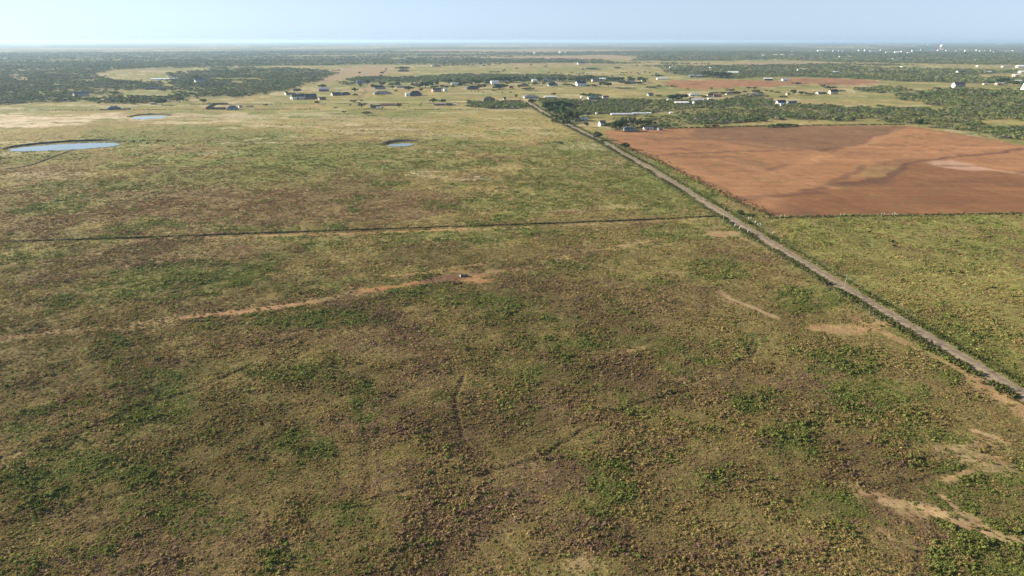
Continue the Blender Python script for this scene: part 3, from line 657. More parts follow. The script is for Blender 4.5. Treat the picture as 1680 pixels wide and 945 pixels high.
# tall rank growth: along the mid fence, the field edge, the left verge of the road and the pond banks
X_ = []; T_ = []; S_ = []
def strip(pts, spacing, width, smin, smax, cols, off=0.0, gap=0.0, seed=1):
    rg = np.random.default_rng(seed); p = np.array(densify(pts, spacing)); t = np.gradient(p, axis=0); t /= np.linalg.norm(t, axis=1)[:, None]+1e-9
    nn = np.stack([-t[:, 1], t[:, 0]], 1)
    for k in range(len(p)):
        if gap and vnoise(np.array([p[k, 0]/16]), np.array([p[k, 1]/16]), seed)[0] < gap: continue
        q_ = p[k] + nn[k]*(off+rg.normal(0, width)) + t[k]*rg.normal(0, spacing*.5)
        sc = smin+(smax-smin)*rg.random(); X_.append((q_[0], q_[1], -.05)); S_.append((sc, sc, sc*(.9+.5*rg.random()))); T_.append(np.array(cols[rg.integers(len(cols))])*(.7+.6*rg.random()))
GRN = [(.090, .115, .032), (.115, .135, .040), (.14, .13, .05)]; DRY = [(.12, .095, .05), (.09, .08, .045), (.07, .075, .035)]
DK = [(.05, .055, .022), (.065, .06, .03), (.05, .045, .025)]  # shaded side of the mid fence hedge put into these dark tints
strip(F_MID, .42, .15, .75, 1.25, DK, seed=2); strip(F_MID, 1.0, .15, 1.0, 1.6, DK+DRY, gap=.35, seed=8)
strip(F_RIGHT, .8, 1.6, .9, 1.9, GRN+DRY, seed=3); FE = FIELD[-8:]; strip(FE, .9, 1.8, .8, 1.7, GRN+DRY, seed=31); strip(FE, 1.2, 2.5, .7, 1.4, GRN, off=-5, gap=.4, seed=32); strip(F_FAR, 2.0, 1.2, 1.2, 2.4, DRY, gap=.3, seed=4); strip(F_FAR2, 2.0, 1.0, 1.3, 2.6, DRY, gap=.25, seed=5); strip(F_EDGE, 1.6, 1, 2.0, 3.2, GRN, seed=6)
RL = [tuple(v) for v in rp]
strip(RL[:170], .4, .5, 1.4, 2.5, GRN, off=5.2, gap=.36, seed=11); strip(RL[:170], .5, .45, 1.0, 1.7, GRN, off=-5.4, gap=.55, seed=12); strip(RL, .9, 1.0, .8, 1.4, GRN+DRY, off=6.4, seed=13); strip(RL, .9, 1.2, .8, 1.4, GRN+DRY, off=-6.6, seed=14)
for B in BANKS: strip(PP(B), 1.2, 1.8, 1.0, 2.0, DRY+GRN, seed=15)
strip(PP([(218,234),(232,231),(262,231),(266,233),(240,236)]), 1.6, 3, 1.5, 2.6, GRN, seed=17)
N = len(X_); scatter('tall_weed_rows', wc, X_, S_, RNG.random(N)*6.28, np.array(T_), RNG.integers(0, 4, N), 'rank weeds grown tall along fences, verges and pond banks')

# woods
xs = []; ys = []; ss = []
for r0, r1, d, s in ((850, 1500, .030, 4.6), (1500, 2600, .0125, 6.2), (2600, 4500, .0036, 8.5), (4500, 8000, .0009, 12)):
    a, b_ = wedge(r0, r1, d, 41); xs.append(a); ys.append(b_); ss.append(np.full(a.shape, float(s)))
x = np.concatenate(xs); y = np.concatenate(ys); s0 = np.concatenate(ss); Zt = zones(x, y)
pt = fbm(x, y, 38, 3, 401); pf = fbm(x, y, 150, 3, 411)
keep = RNG.random(x.size) < Zt['wood']*(.22+.95*sstep(.35, .54, pt*.6+pf*.4))*(1-Zt['red'])*(1-Zt['verge'])
x, y, s0, pt, pf = x[keep], y[keep], s0[keep], pt[keep], pf[keep]; N = x.size; print('trees', N)
yel = sstep(.5, .62, fbm(x, y, 60, 3, 421))[:, None]
tint = np.array([.150, .190, .064])*(1-yel)+np.array([.205, .225, .080])*yel
gs = (RNG.random(N) < .16)[:, None]; tint = np.where(gs, np.array([.21, .195, .145]), tint)
tint = np.clip(tint*(.65+.7*RNG.random(N))[:, None], .01, .4)
w_ = s0*(.55+.95*RNG.random(N)**1.5); hgt = np.minimum(s0*.8, 6.0)*(.55+.65*RNG.random(N))*(1+.35*sstep(.5, .65, pf))
scatter('scrub_woodland', tcoll, np.stack([x, y, np.zeros(N)], 1), np.stack([w_, w_*(.85+.3*RNG.random(N)), hgt], 1), RNG.random(N)*6.28, tint, RNG.integers(0, 5, N), 'far-off mesquite scrub woodland covering the plain as one mass')

# ------------------------------------------------------------------ buildings
def part(mb, name, mat, parent): return mb.build(name, mat, parent)
def house(x0, x1, yt, yb, kind, roof, wall, label, cat='house', rz=24, group='buildings spread across the plain', depth=None, name=None, detail=True, gable=None, eave=None):
    cx = (x0+x1)/2; sc = scale_at(cx, yb); a = R(rz)
    wm = (x1-x0)/sc; hm = (yb-yt)/sc
    d = depth if depth else max(5.0, min(18.0, wm*(.55 if rz < 28 else .36)))
    w = max(wm*.5, (wm - d*abs(math.sin(a)))/math.cos(a)); hm = max(2.6, hm - d*.09)
    gx, gy = P(cx, yb); L = math.hypot(gx, gy); gx *= (L+d*.5)/L; gy *= (L+d*.5)/L
    nm = name or {'house': 'house', 'barn': 'barn', 'shed': 'shed', 'warehouse': 'warehouse'}.get(cat, cat.replace(' ', '_'))
    t = empty(nm, (gx, gy, -.02), a + math.atan2(-gx, gy)*.5); tag(t, label, cat, group)
    hx, hy = w/2, d/2
    wh = hm*(eave if eave else {'gable': .56, 'hip': .45, 'flat': .86, 'arch': .45, 'mono': .78}[kind])
    ov = min(.6, w*.04)
    wb = MB().box(-hx, hx, -hy, hy, 0, wh)
    rt = MB()
    if kind == 'gable':
        gb = MB()
        for s in (-1, 1): gb.prism([(s*hx, -hy, wh+.002), (s*hx, hy, wh+.002), (s*hx, 0, hm-.15)], (-s*.25, 0, 0))
        th = .18; e = ov
        zl = wh - e*(hm-wh)/hy
        for s in (-1, 1):
            rt.prism([(-hx-e, s*(hy+e), zl), (-hx-e, 0, hm), (-hx-e, 0, hm+th), (-hx-e, s*(hy+e), zl+th)], (2*(hx+e), 0, 0))
    elif kind == 'hip':
        k = min(hx*.85, hy); e = ov
        rt.add([(-hx-e, -hy-e, wh), (hx+e, -hy-e, wh), (hx+e, hy+e, wh), (-hx-e, hy+e, wh), (-hx+k, 0, hm), (hx-k, 0, hm),
                (-hx-e, -hy-e, wh-.15), (hx+e, -hy-e, wh-.15), (hx+e, hy+e, wh-.15), (-hx-e, hy+e, wh-.15)],
               [(0, 1, 5, 4), (1, 2, 5), (2, 3, 4, 5), (3, 0, 4), (6, 9, 8, 7), (0, 6, 7, 1), (1, 7, 8, 2), (2, 8, 9, 3), (3, 9, 6, 0)])
    elif kind == 'arch':
        pr = [(-hx, (hy+.05)*math.cos(math.pi*i/12), wh+(hm-wh)*math.sin(math.pi*i/12)) for i in range(13)]
        rt.prism(pr, (w, 0, 0))
    elif kind == 'mono':
        rt.prism([(-hx-.4, -hy-.4, wh+.01), (-hx-.4, hy+.4, hm-.3), (-hx-.4, hy+.4, hm), (-hx-.4, -hy-.4, wh+.3)], (w+.8, 0, 0))
        gb = MB().prism([(-hx, -hy, wh-.01), (-hx, hy, wh-.01), (-hx, hy, hm-.32)], (.2, 0, 0)).prism([(hx, -hy, wh-.01), (hx, hy, wh-.01), (hx, hy, hm-.32)], (-.2, 0, 0))
    else:
        rt.box(-hx-.3, hx+.3, -hy-.3, hy+.3, wh, hm)
    wo_ = part(wb, 'wall', M['w_'+wall], t)
    if kind in ('gable', 'mono'):
        for g_ in (0, 1): part(MB().add(gb.v[6*g_:6*g_+6], gb.f[:5]), 'gable', M['w_'+(gable or wall)], wo_)
    if gable and kind != 'arch':   # light put into the wall colours: pale sunlit end, darker shaded front
        part(MB().box(-hx-.06, -hx-.004, -hy, hy, .1, wh-.2), 'end_wall', M['w_'+gable], t)
    ro = part(rt, 'roof', M['r_'+roof], t)
    if not detail: return t
    if cat in ('house', 'farmhouse') and w > 12: part(MB().box(hx*.25, hx*.25+1.2, .5, 1.8, wh, hm+.9), 'chimney', M['w_brick'], ro)
    dw, dh = (1.1, 2.1) if cat in ('house', 'farmhouse', 'cabin') else (min(4.0, w*.2), min(3.6, wh*.8))
    dx = -w*.08
    dd = part(MB().box(dx-dw/2, dx+dw/2, -hy-.06, -hy-.003, 0.02, dh), 'door', M['door'], t)
    if cat in ('house', 'farmhouse'): part(MB().box(dx+dw*.3, dx+dw*.38, -hy-.12, -hy-.065, 1.0, 1.1), 'handle', M['trim'], dd)
    elif w > 10: part(MB().box(-hx-.14, -hx-.064, -min(2, hy*.5), min(2, hy*.5), .02, min(3.8, wh*.85)), 'end_door', M['w_dark'], t)
    nw = int(max(2, min(6, w//5)))
    for i in range(nw):
        xx = -hx + w*(i+.5)/nw
        if abs(xx-dx) < dw/2+.8: xx += dw/2+1.0
        if xx > hx-.8: continue
        z0 = min(1.0, wh*.3); z1 = min(2.3, wh*.8)
        f_ = part(MB().box(xx-.62, xx+.62, -hy-.07, -hy-.002, z0-.08, z1+.08), 'window', M['trim'], t)
        part(MB().box(xx-.52, xx+.52, -hy-.10, -hy-.075, z0, z1), 'pane', M['glass'], f_)
    return t
B_ = [
 (122,145,150,158,'gable','bluegrey','tan','blue-grey roofed house alone in the left woods','house',30),
 (176,199,173.2,180,'hip','bluegrey','dark','dark house with blue-grey hipped roof on the mown lot left of the small pond','house',20),
 (250,290,127.5,131,'gable','white','white','very long white-roofed shed beyond the left woods','shed',4),
 (240,260,142,147,'gable','navy','dark','dark navy-roofed shed in the left woods below the long white roof','shed',6),
 (217,233,156.5,160,'gable','white','white','left one of two white roofs low in the left woods','shed',5),
 (236,247,156.5,160,'gable','pale','white','right one of two white roofs low in the left woods','shed',5),
 (247,257,168,171.5,'flat','pale','tan','small tan shed above the small pond','shed',5),
 (320,338,129,136,'gable','bluegrey','white','light blue barn in the clearing of the second wood','barn',30),
 (372,391,172.8,180.5,'hip','bluegrey','blue','grey-blue hipped house right of the dark walled yard','house',12),
 (391,398,172,176.5,'gable','pale','white','small white shed right of the walled yard house','shed',25),
 (467,473,150,156,'gable','brown','white','small shed with white gable left of the two long barns','shed',40),
 (473,485,151.5,156,'gable','brown','brick','brown roofed shed joined behind the small white gable','shed',10),
 (477,501,153.5,163,'arch','green','white','long barn with round white end, left of the joined pair','barn',32),
 (498,520,153.5,162.5,'gable','navy','dark','navy blue barn with white gable, right of the joined pair','barn',26,'white'),
 (522,535,159,163.8,'gable','brown','brick','small brown shed with white end right of the two barns','shed',24,'white'),
 (523,540,143,150,'gable','lavender','dark','dark house with pale lavender roof behind the two barns','house',8),
 (543,560,151,157,'gable','navy','dark','long dark shed with bright white gable right of the barns','barn',22,'white'),
 (560,575,150.5,156,'hip','dark','dark','low dark house touching the long dark shed','house',8),
 (584,598,132,137.5,'arch','bluegrey','blue','blue-grey rounded barn before the tree belt','barn',24),
 (613,633,139,146,'hip','dark','grey','dark pyramid-roofed house under trees above the grey rambling house','house',12),
 (612,643,148.5,155,'hip','grey','tan','grey rambling house with low roofs along the village lane','house',14),
 (650,665,139.8,144,'hip','grey','tan','low grey-tan house between tree clumps near the tree belt','house',8),
 (671,692,148.5,157.5,'hip','navy','dark','dark navy house with big hipped roof on open grass','house',10),
 (665,672,152.5,158,'flat','white','white','white porch block at the left of the big navy hipped house','shed',16),
 (708,724,144,151,'gable','green','pink','pink-ended long building with teal roof','barn',20,'pink'),
 (727,734,144.5,149.5,'gable','white','white','bright white gabled garage right of the pink-ended building','garage',38),
 (624,649,169,173.6,'gable','brown','brick','long brown metal shed on the far pasture edge','shed',4),
 (606,613,170,174.5,'flat','pale','tan','pale boxy shed left of the long brown shed','shed',8),
 (712,731,169.3,173,'mono','grey','dark','left low dark shed standing on the fence line','shed',3),
 (732,744,169.5,173.3,'mono','dark','dark','right low dark shed standing on the fence line','shed',3),
 (743,748,170,173.3,'flat','white','white','tiny white hut at the end of the low dark sheds','shed',10),
 (740,749,135,139.5,'gable','white','white','white-roofed house before the tree belt','house',10),
 (749,759,136.5,140.5,'hip','dark','dark','dark house right beside the white-roofed one','house',10),
 (764,785,140,147,'hip','navy','dark','dark blue house with a low wing on the dry grass','house',14),
 (804,819,132,139.5,'arch','white','white','white curved-roof hall under dark trees','barn',18),
 (807,824,139.5,144.5,'hip','green','dark','flat dark teal house in front of the white hall','house',6),
 (834,842,140.5,144.5,'hip','brown','brick','small brown house left of the brown hipped one','house',14),
 (852,868,136,142,'hip','brown','brick','brown hipped-roof house in the middle of the settlement','house',12),
 (872,884,129.5,134,'gable','white','white','white ended bungalow at the tree belt','house',12),
 (891,904,129.5,134,'gable','bluegrey','grey','blue-grey bungalow right of the white ended one','house',12),
 (791,812,158,165,'hip','brown','dark','dark brown low house above the roadside thicket','house',16),
 (825,830.5,159,163.5,'arch','dark','grey','tiny rounded shed right of the dark brown low house','shed',20),
 (858,884,155,161.5,'hip','grey','grey','grey hipped house with white left end','house',10,'white'),
 (892,914,157,163.5,'mono','pale','tan','large pale grey metal barn roof above the copse','barn',6),
 (952,957,158,160.5,'gable','white','white','tiny white hut beside a small tree in the open','shed',18),
 (963,987,156,163.5,'hip','green','dark','dark green roofed house in the open grass','house',10,'white'),
 (987,999,157,161.8,'gable','maroon','white','small white barn with maroon roof beside the dark green house','barn',32),
 (943,962,132,141.5,'gable','navy','white','big house with tall white gable and navy roof','house',34),
 (898,915,134,141.2,'hip','dark','blue','dark-roofed house with blue-grey front left of the big white gable','house',14),
 (970,983,128.5,134.5,'gable','grey','tan','tan house under the tree belt right of the big white gable','house',20),
 (983,996,127.5,132,'gable','white','grey','white-roofed shed under the tree belt','shed',8),
 (941,947,129,132,'flat','white','white','small white box building behind the big white gable house','shed',10),
 (911,916,130.5,134,'flat','white','white','small white box building above the dark-roofed house','shed',10),
 (934,941,127.5,132,'gable','bluegrey','blue','small blue shed under the tree belt','shed',20),
 (1023,1044,131,137.5,'hip','grey','brick','brown-grey house standing near the far red field','house',10),
 (1052,1059,129.8,134,'gable','bluegrey','white','small pale-blue shed right of the brown-grey house','shed',10),
 (1077,1096,126.8,130.5,'gable','pale','white','pale long house at the far corner of the far red field','house',5),
 (981,994,197.5,207,'gable','grey','white','white house with bright gable beside the gravel road','farmhouse',38),
 (951,964,192.5,197.5,'gable','pale','white','white mobile home with grey roof under the copse','mobile home',10),
 (1001,1038,185,189.2,'gable','lavender','dark','longest mobile home row with pale lavender roof inside the woods','shed',5,'white'),
 (1038,1058,184.8,187.6,'gable','pale','white','middle long white roof inside the woods','shed',3),
 (1060,1068,184,187.2,'gable','white','white','short white roof at the row end inside the woods','shed',3),
 (1098,1103,183.5,186.5,'gable','white','white','tiny white roof alone in the woods','shed',5),
 (1023,1041,207.5,214.5,'hip','bluegrey','blue','blue-grey house under the big farmyard trees','farmhouse',6),
 (1055,1072,207.8,213,'gable','grey','white','grey roofed farm shed with white end at the red field edge','shed',10,'white'),
 (1079,1087,208.5,214,'gable','grey','grey','square grey shed at the red field edge','shed',8),
 (1061,1072,152.5,157.5,'gable','bluegrey','white','white ended blue-grey barn in the open','barn',34),
 (1095,1108,155,161.5,'hip','navy','dark','dark navy house among trees','house',12),
 (1093,1099,161.5,167.5,'gable','white','white','small white gable below the dark navy house','shed',40),
 (1107,1130,166.5,171.5,'mono','white','white','low bright white metal barn at the wood edge','barn',10),
 (1129,1146,152,157.5,'hip','pale','white','white barn with dark doorway above the carport','barn',14),
 (1134,1154,161,167.5,'gable','lavender','dark','lavender-roofed open carport with dark bays','barn',4),
 (1136,1140,165.5,171.5,'gable','white','white','tall narrow white shed before the carport','shed',35),
 (1160,1168,161,166.5,'flat','white','white','square white tank house right of the carport','shed',25),
 (1158,1170,153,159.3,'gable','brown','cream','brown-roofed house with cream gable on the lane','house',36),
 (1170,1183,154,159,'gable','maroon','brick','brown wing building right of the cream gable','house',8),
 (1190,1203,150.5,155,'hip','dark','white','white and dark house beyond the lane','house',14),
 (1228,1251,151.5,157.5,'hip','grey','brick','grey long house with low porch on the lane','house',8),
 (1253,1267,127.5,132,'mono','white','dark','pale-roofed open shed at the far field','shed',4),
 (1282,1293,128.5,133,'gable','lavender','white','white ended shed beside the second far red field','shed',18),
 (1272,1289,164,172.5,'gable','navy','white','white gabled hall with navy roof, left of three','barn',32),
 (1278,1286,169,174,'gable','white','white','small white annex in front of the navy roofed hall','shed',30),
 (1290,1307,165.5,172,'gable','bluegrey','white','white gabled hall with light blue roof','barn',30),
 (1194,1211,116.5,121.5,'gable','white','white','bright white long roof in the right woods','barn',6),
 (1187,1193,119,122.5,'gable','pale','white','small pale roof left of the bright white long roof','shed',6),
 (1130,1139,122,127,'gable','white','dark','left house of a pair at the far side of the red field','house',18),
 (1141,1152,122.5,127,'gable','pale','dark','right house of a pair at the far side of the red field','house',18),
 (1358,1375,146.5,154.5,'gable','dark','cream','cream gabled farmhouse with steep black roof','farmhouse',34),
 (1339,1355,150.5,154.5,'gable','dark','dark','low dark shed with white end left of the steep black roof','shed',16,'white'),
 (1289,1296,152,156,'gable','pale','cream','small yellowish shed left of dark trees','shed',30),
 (1308,1317,113.2,115.6,'flat','pale','white','left pale roof deep in the right woods','shed',6),
 (1318,1328,113.2,115.6,'flat','pale','tan','right pale roof deep in the right woods','shed',6),
 (1366,1377,116.5,121,'mono','pale','grey','slanting grey metal roofs deep in the right woods','barn',30),
 (1427,1437,112.8,115.5,'gable','pale','cream','cream roof in a far woodland glade','shed',20),
 (1561,1582,134.5,143.5,'gable','maroon','grey','white-ended house with maroon roof','farmhouse',30,'white'),
 (1612,1620,136,139.5,'gable','pale','cream','cream hut right of the maroon roofed house','shed',20),
 (1633,1645,135.8,140,'flat','pale','pink','peach coloured low building near the right edge','shed',14),
 (1645,1652,135.5,138.5,'flat','pale','grey','grey low building beside the peach coloured one','shed',14),
 (1664,1675,131,135,'gable','white','dark','white roof above dark trees near the right edge','shed',14),
 (1569,1582,115.5,120.5,'gable','dark','white','dark roofed white house in the far right woods','house',16),
 (1616,1631,116,120,'gable','pale','white','white and grey shed in the far right woods','barn',10),
 (1540,1544,119.5,121.8,'flat','white','white','tiny white hut in the far right woods','shed',10),
 (1644,1656,107.8,110.5,'flat','white','cream','cream flat warehouse on the far tan field','warehouse',6),
 (1668,1686,106.5,110.8,'gable','white','white','white hall on the far tan field at the right edge','warehouse',10),
 (1661,1673,121.5,125.5,'mono','white','cream','cream sloping roof near the right edge','barn',24),
 (1672,1690,115.5,120,'gable','white','white','white roofs at the right edge above the cream sloping roof','barn',12),
 (947,959,101.5,105.5,'gable','dark','white','white and dark farm shed on the far tan plain','barn',10),
 (707,712,105.5,109,'gable','white','white','white gable of the farm on the far field','barn',30),
 (712,724,106,109,'hip','brown','dark','dark farm building right of the far white gable','barn',6),
 (653,671,113.5,117.5,'hip','dark','dark','dark farmstead by the far straight road','farmhouse',6),
 (1098,1103,109,112,'gable','white','white','left tiny white shed at the far wood','shed',15),
 (1104,1110,109.5,112,'gable','pale','dark','right tiny grey shed at the far wood','shed',15),
 (1163,1174,109.5,113,'gable','pale','white','white gabled shed on the far wood edge','shed',30),
 (1121,1126,109,111.5,'flat','white','white','single white box on the far pale field','shed',10),
]
for b in B_:
    x0, x1, yt, yb, kd, rf, wl, lb, ct, rz = b[:10]
    house(x0, x1, yt, yb, kd, rf, wl, lb, ct, rz, gable=b[10] if len(b) > 10 else None, detail=(yb > 122))
# the distant town
town = [(1341,1350,81.8,84.2),(1351,1362,82.2,83.4),(1366,1371,82.8,84.2),(1375,1379,82.4,85),(1382,1392,83.2,84.6),(1408,1416,81.4,83.8),(1418,1428,81.2,84),(1427,1439,83,84.8),(1444,1455,81,82.8),
 (1298,1303,84,85.4),(1376,1380,92,93.6),(1392,1397,91.4,93),(1412,1416,93.8,95),(1455,1462,96,97.6),(1464,1472,96,97),(1453,1466,85,86.8),(1467,1475,84,87.5),(1478,1485,83.5,86.5),(1488,1493,85.5,88),(1496,1508,82,84.5),(1510,1514,80.5,83),(1514,1523,81,83),
 (1524,1534,81.5,83),(1538,1549,81.5,83.4),(1552,1566,82,83.6),(1568,1580,83,84),(1583,1598,82.2,84.4),(1601,1604,81.5,83.2),(1607,1618,83,84.2),(1615,1620,82.4,84),(1625,1636,82,84),(1630,1648,84.3,85.8),(1650,1660,83.2,84.6),(1661,1676,82.4,84.6),(1480,1496,72.6,74),(1500,1514,72.7,74),(1522,1532,72.6,73.9),(1546,1554,72.6,74),(1600,1603,75,76.2),(1638,1642,72.5,73.8),
 (1598,1601,97.5,99.2),(1478,1483,108.5,110),(1602,1606,107,109)]
NTH = ['nearest', 'second', 'third', 'fourth', 'fifth', 'sixth', 'seventh', 'eighth', 'ninth', 'tenth', 'eleventh', 'twelfth', 'thirteenth', 'fourteenth', 'fifteenth', 'sixteenth', 'seventeenth', 'eighteenth', 'nineteenth', 'twentieth', 'twenty-first', 'twenty-second', 'twenty-third', 'twenty-fourth']
for nm_, sel in (('main town row', lambda q_: 77 < q_[3] < 89), ('upper row on the horizon', lambda q_: q_[3] <= 77), ('scattered row below the town', lambda q_: q_[3] >= 89)):
    rowb = [q_ for q_ in town if sel(q_)]
    for side, sub in (('left', sorted([q_ for q_ in rowb if q_[0]+q_[1] < 3087], key=lambda q_: -q_[0])), ('right', sorted([q_ for q_ in rowb if q_[0]+q_[1] >= 3087]))):
        for i_, (x0, x1, yt, yb) in enumerate(sub):
            house(x0, x1, yt, yb, 'flat' if (int(x0) % 3) else 'gable', 'white' if int(x0) % 2 else 'pale', 'white' if int(x0*2) % 5 else 'grey', f'tiny white building, {NTH[i_]} {side} of the water tower in the {nm_}', 'warehouse', 8, group='white buildings of the distant town', depth=22, detail=False)
for i_, (x0, x1, yt, yb) in enumerate([(1250,1254,89.5,91.3),(1270,1276,89,90.6),(1281,1286,89,90.6),(1296,1301,89,90.5)]):
    house(x0, x1, yt, yb, 'gable', 'white', 'white', 'faint white farm roof in the woods left of the town, '+['leftmost', 'second', 'third', 'rightmost'][i_], 'shed', 8, group='faint farm roofs left of the town', depth=14, detail=False)
# storage tanks far out, the white tank at the right edge, the water tower
def silo(cx, yb, w, h, label, name='storage_tank', cat='tank', taper=1.0):
    sc = scale_at(cx, yb); gx, gy = P(cx, yb); r_ = w/sc/2; hh = h/sc; t = empty(name, (gx, gy, 0)); tag(t, label, cat)
    MB().lathe([(r_, 0), (r_, .2), (r_*(1+taper)/2, hh*.45), (r_*taper, hh*.88)], 24).build('tank_body', M['tanksteel'], t, True)
    MB().lathe([(r_*taper*1.03, hh*.88), (r_*taper*.9, hh*.93), (.4, hh)], 24).build('tank_roof', M['tanksteel'], t, True)
    lx = -r_*1.01; MB().tube([(lx-.2, -.3, 0), (lx*taper-.2, -.3, hh*.88)], [.06, .06], 5).tube([(lx-.2, .3, 0), (lx*taper-.2, .3, hh*.88)], [.06, .06], 5).build('ladder', M['pole'], t)
silo(877, 88.4, 2.6, 3.6, 'left far white tank, tall and narrow, at the edge of the pale plain')
silo(919, 88.2, 4.2, 3.6, 'middle far white tank, the broadest of three')
silo(927.5, 87.6, 2.6, 2.4, 'right far white tank, the smallest of three')
silo(978.5, 188, 3.4, 3.2, 'round white tank in the clearing left of the mobile homes')
silo(1679.5, 149, 10.5, 12.5, 'tall white tapering tower cut by the right edge', 'water_tank', 'water tank', taper=.55)
cx, yb = 1543.5, 83.2; sc = scale_at(cx, yb); gx, gy = P(cx, yb); t = empty('water_tower', (gx, gy, 0)); tag(t, 'white water tower standing over the distant town', 'water tower'); hh = 9.6/sc; rb = 2.7/sc
MB().lathe([(.1*rb, hh*.52), (rb*.75, hh*.6), (rb, hh*.74), (rb*.85, hh*.88), (rb*.3, hh*.98), (.5, hh)], 20).build('tank_bowl', M['tanksteel'], t, True)
for s1 in (-1, 1):
    for s2 in (-1, 1): MB().tube([(s1*rb*.95, s2*rb*.95, 0), (s1*rb*.6, s2*rb*.6, hh*.66)], [1.6, 1.4], 8).build('leg', M['w_pink'], t)
MB().tube([(0, 0, 0), (0, 0, hh*.54)], [3.5, 3.0], 12).build('riser', M['w_pink'], t)
# thin masts of the plain
for (mx, my, mh, lb) in [(1344.5, 100, 12, 'thin lattice mast over the pink far field'), (1254, 88, 8, 'thin mast left of the distant town'), (878.5, 86, 6, 'thin mast behind the far white tanks')]:
    sc = scale_at(mx, my); gx, gy = P(mx, my); t = empty('radio_mast', (gx, gy, 0)); tag(t, lb, 'mast', 'thin masts of the plain'); hh = mh/sc
    mb = MB()
    for k in range(3):
        a = k*2.094; mb.tube([(1.2*math.cos(a), 1.2*math.sin(a), 0), (.5*math.cos(a), .5*math.sin(a), hh)], [.22, .14], 5)
    for j in range(10):
        z0 = hh*j/10; z1 = hh*(j+1)/10
        for k in range(3):
            a = k*2.094; b2 = (k+1)*2.094; f0 = 1.2-.7*j/10; f1 = 1.2-.7*(j+1)/10
            mb.tube([(f0*math.cos(a), f0*math.sin(a), z0), (f1*math.cos(b2), f1*math.sin(b2), z1)], [.12, .12], 4)
    mb.build('lattice', M['pole'], t)

# walled yard on the far pasture
def line_fence(name, pts, hgt, mat, label, cat='fence', thick=.15, piers=6.0):
    t = empty(name, (pts[0][0], pts[0][1], 0)); tag(t, label, cat); ox, oy = pts[0]; mb = MB(); pm = MB().box(-.15, .15, -.15, .15, 0, hgt+.15); first = None
    for a, b_ in zip(pts[:-1], pts[1:]):
        dx, dy = b_[0]-a[0], b_[1]-a[1]; L = math.hypot(dx, dy); ux, uy = dx/L, dy/L; nx, ny = -uy*thick/2, ux*thick/2
        a0 = (a[0]-ox, a[1]-oy); b0 = (b_[0]-ox, b_[1]-oy)
        mb.add([(a0[0]+nx, a0[1]+ny, 0), (b0[0]+nx, b0[1]+ny, 0), (b0[0]-nx, b0[1]-ny, 0), (a0[0]-nx, a0[1]-ny, 0), (a0[0]+nx, a0[1]+ny, hgt), (b0[0]+nx, b0[1]+ny, hgt), (b0[0]-nx, b0[1]-ny, hgt), (a0[0]-nx, a0[1]-ny, hgt)],
               [(0, 1, 5, 4), (1, 2, 6, 5), (2, 3, 7, 6), (3, 0, 4, 7), (4, 5, 6, 7), (0, 3, 2, 1)])
        for i in range(int(L/piers)+1):
            if first is None: first = pm.build('pier', mat, t); p = first
            else: p = first.copy(); COL.objects.link(p); p.parent = t
            p.location = (a0[0]+ux*piers*i, a0[1]+uy*piers*i, 0)
    mb.build('panel', mat, t)
line_fence('yard_wall', PP([(338,179.3),(350,171.8),(374,171.5)]), 3.0, M['w_dark'], 'dark wall on the back and left of the yard', 'wall')
line_fence('yard_wall', PP([(338,179.3),(371,179.6)]), 3.4, M['w_dark'], 'dark front wall of the yard left of the blue-grey house', 'wall')
line_fence('board_fence', PP([(164,181),(176,180.6)]), 1.8, M['post'], 'low board fence left of the dark hipped house')
line_fence('board_fence', PP([(199,180),(215,179)]), 1.8, M['post'], 'low board fence right of the dark hipped house')

# ------------------------------------------------------------------ wire fences, poles, braces
post_src = None
def wire_fence(name, pts, label, spacing, maxposts=96):
    global post_src
    p = densify([tuple(q) for q in pts], spacing)[:maxposts]; ox, oy = p[0]; t = empty(name, (ox, oy, 0)); tag(t, label, 'fence')
    for q in p:
        if post_src is None: post_src = MB().tube([(0, 0, -.1), (0, 0, .7), (.01, 0, 1.45)], [.09, .085, .07], 6).build('post', M['post'], t); o = post_src
        else: o = post_src.copy(); COL.objects.link(o); o.parent = t
        o.location = (q[0]-ox, q[1]-oy, 0); o.scale = (1, 1, .9+.2*random.random())
    for z_ in (.45, .8, 1.15): MB().tube([(q[0]-ox, q[1]-oy, z_) for q in p], [.012]*len(p), 3).build('wire', M['wire'], t)
    return t
wire_fence('wire_fence', F_MID[1:], 'barbed wire fence in a dark weedy row crossing the whole pasture', 7.0)
wire_fence('wire_fence', F_RIGHT[:-1], 'wire fence along the near edge of the ploughed red field', 4.5)
rl = rp[12:330]; tgl = np.gradient(rl, axis=0); tgl /= np.linalg.norm(tgl, axis=1)[:, None]; nn_ = np.stack([-tgl[:, 1], tgl[:, 0]], 1)
# straight line beside the road: left and right wire fences
wire_fence('wire_fence', [tuple(v) for v in (rl+nn_*8.2)[::6]], 'wire fence on the pasture side of the gravel road', 7.0)
wire_fence('wire_fence', [tuple(v) for v in (rl-nn_*8.5)[::6]], 'wire fence on the field side of the gravel road', 7.0)
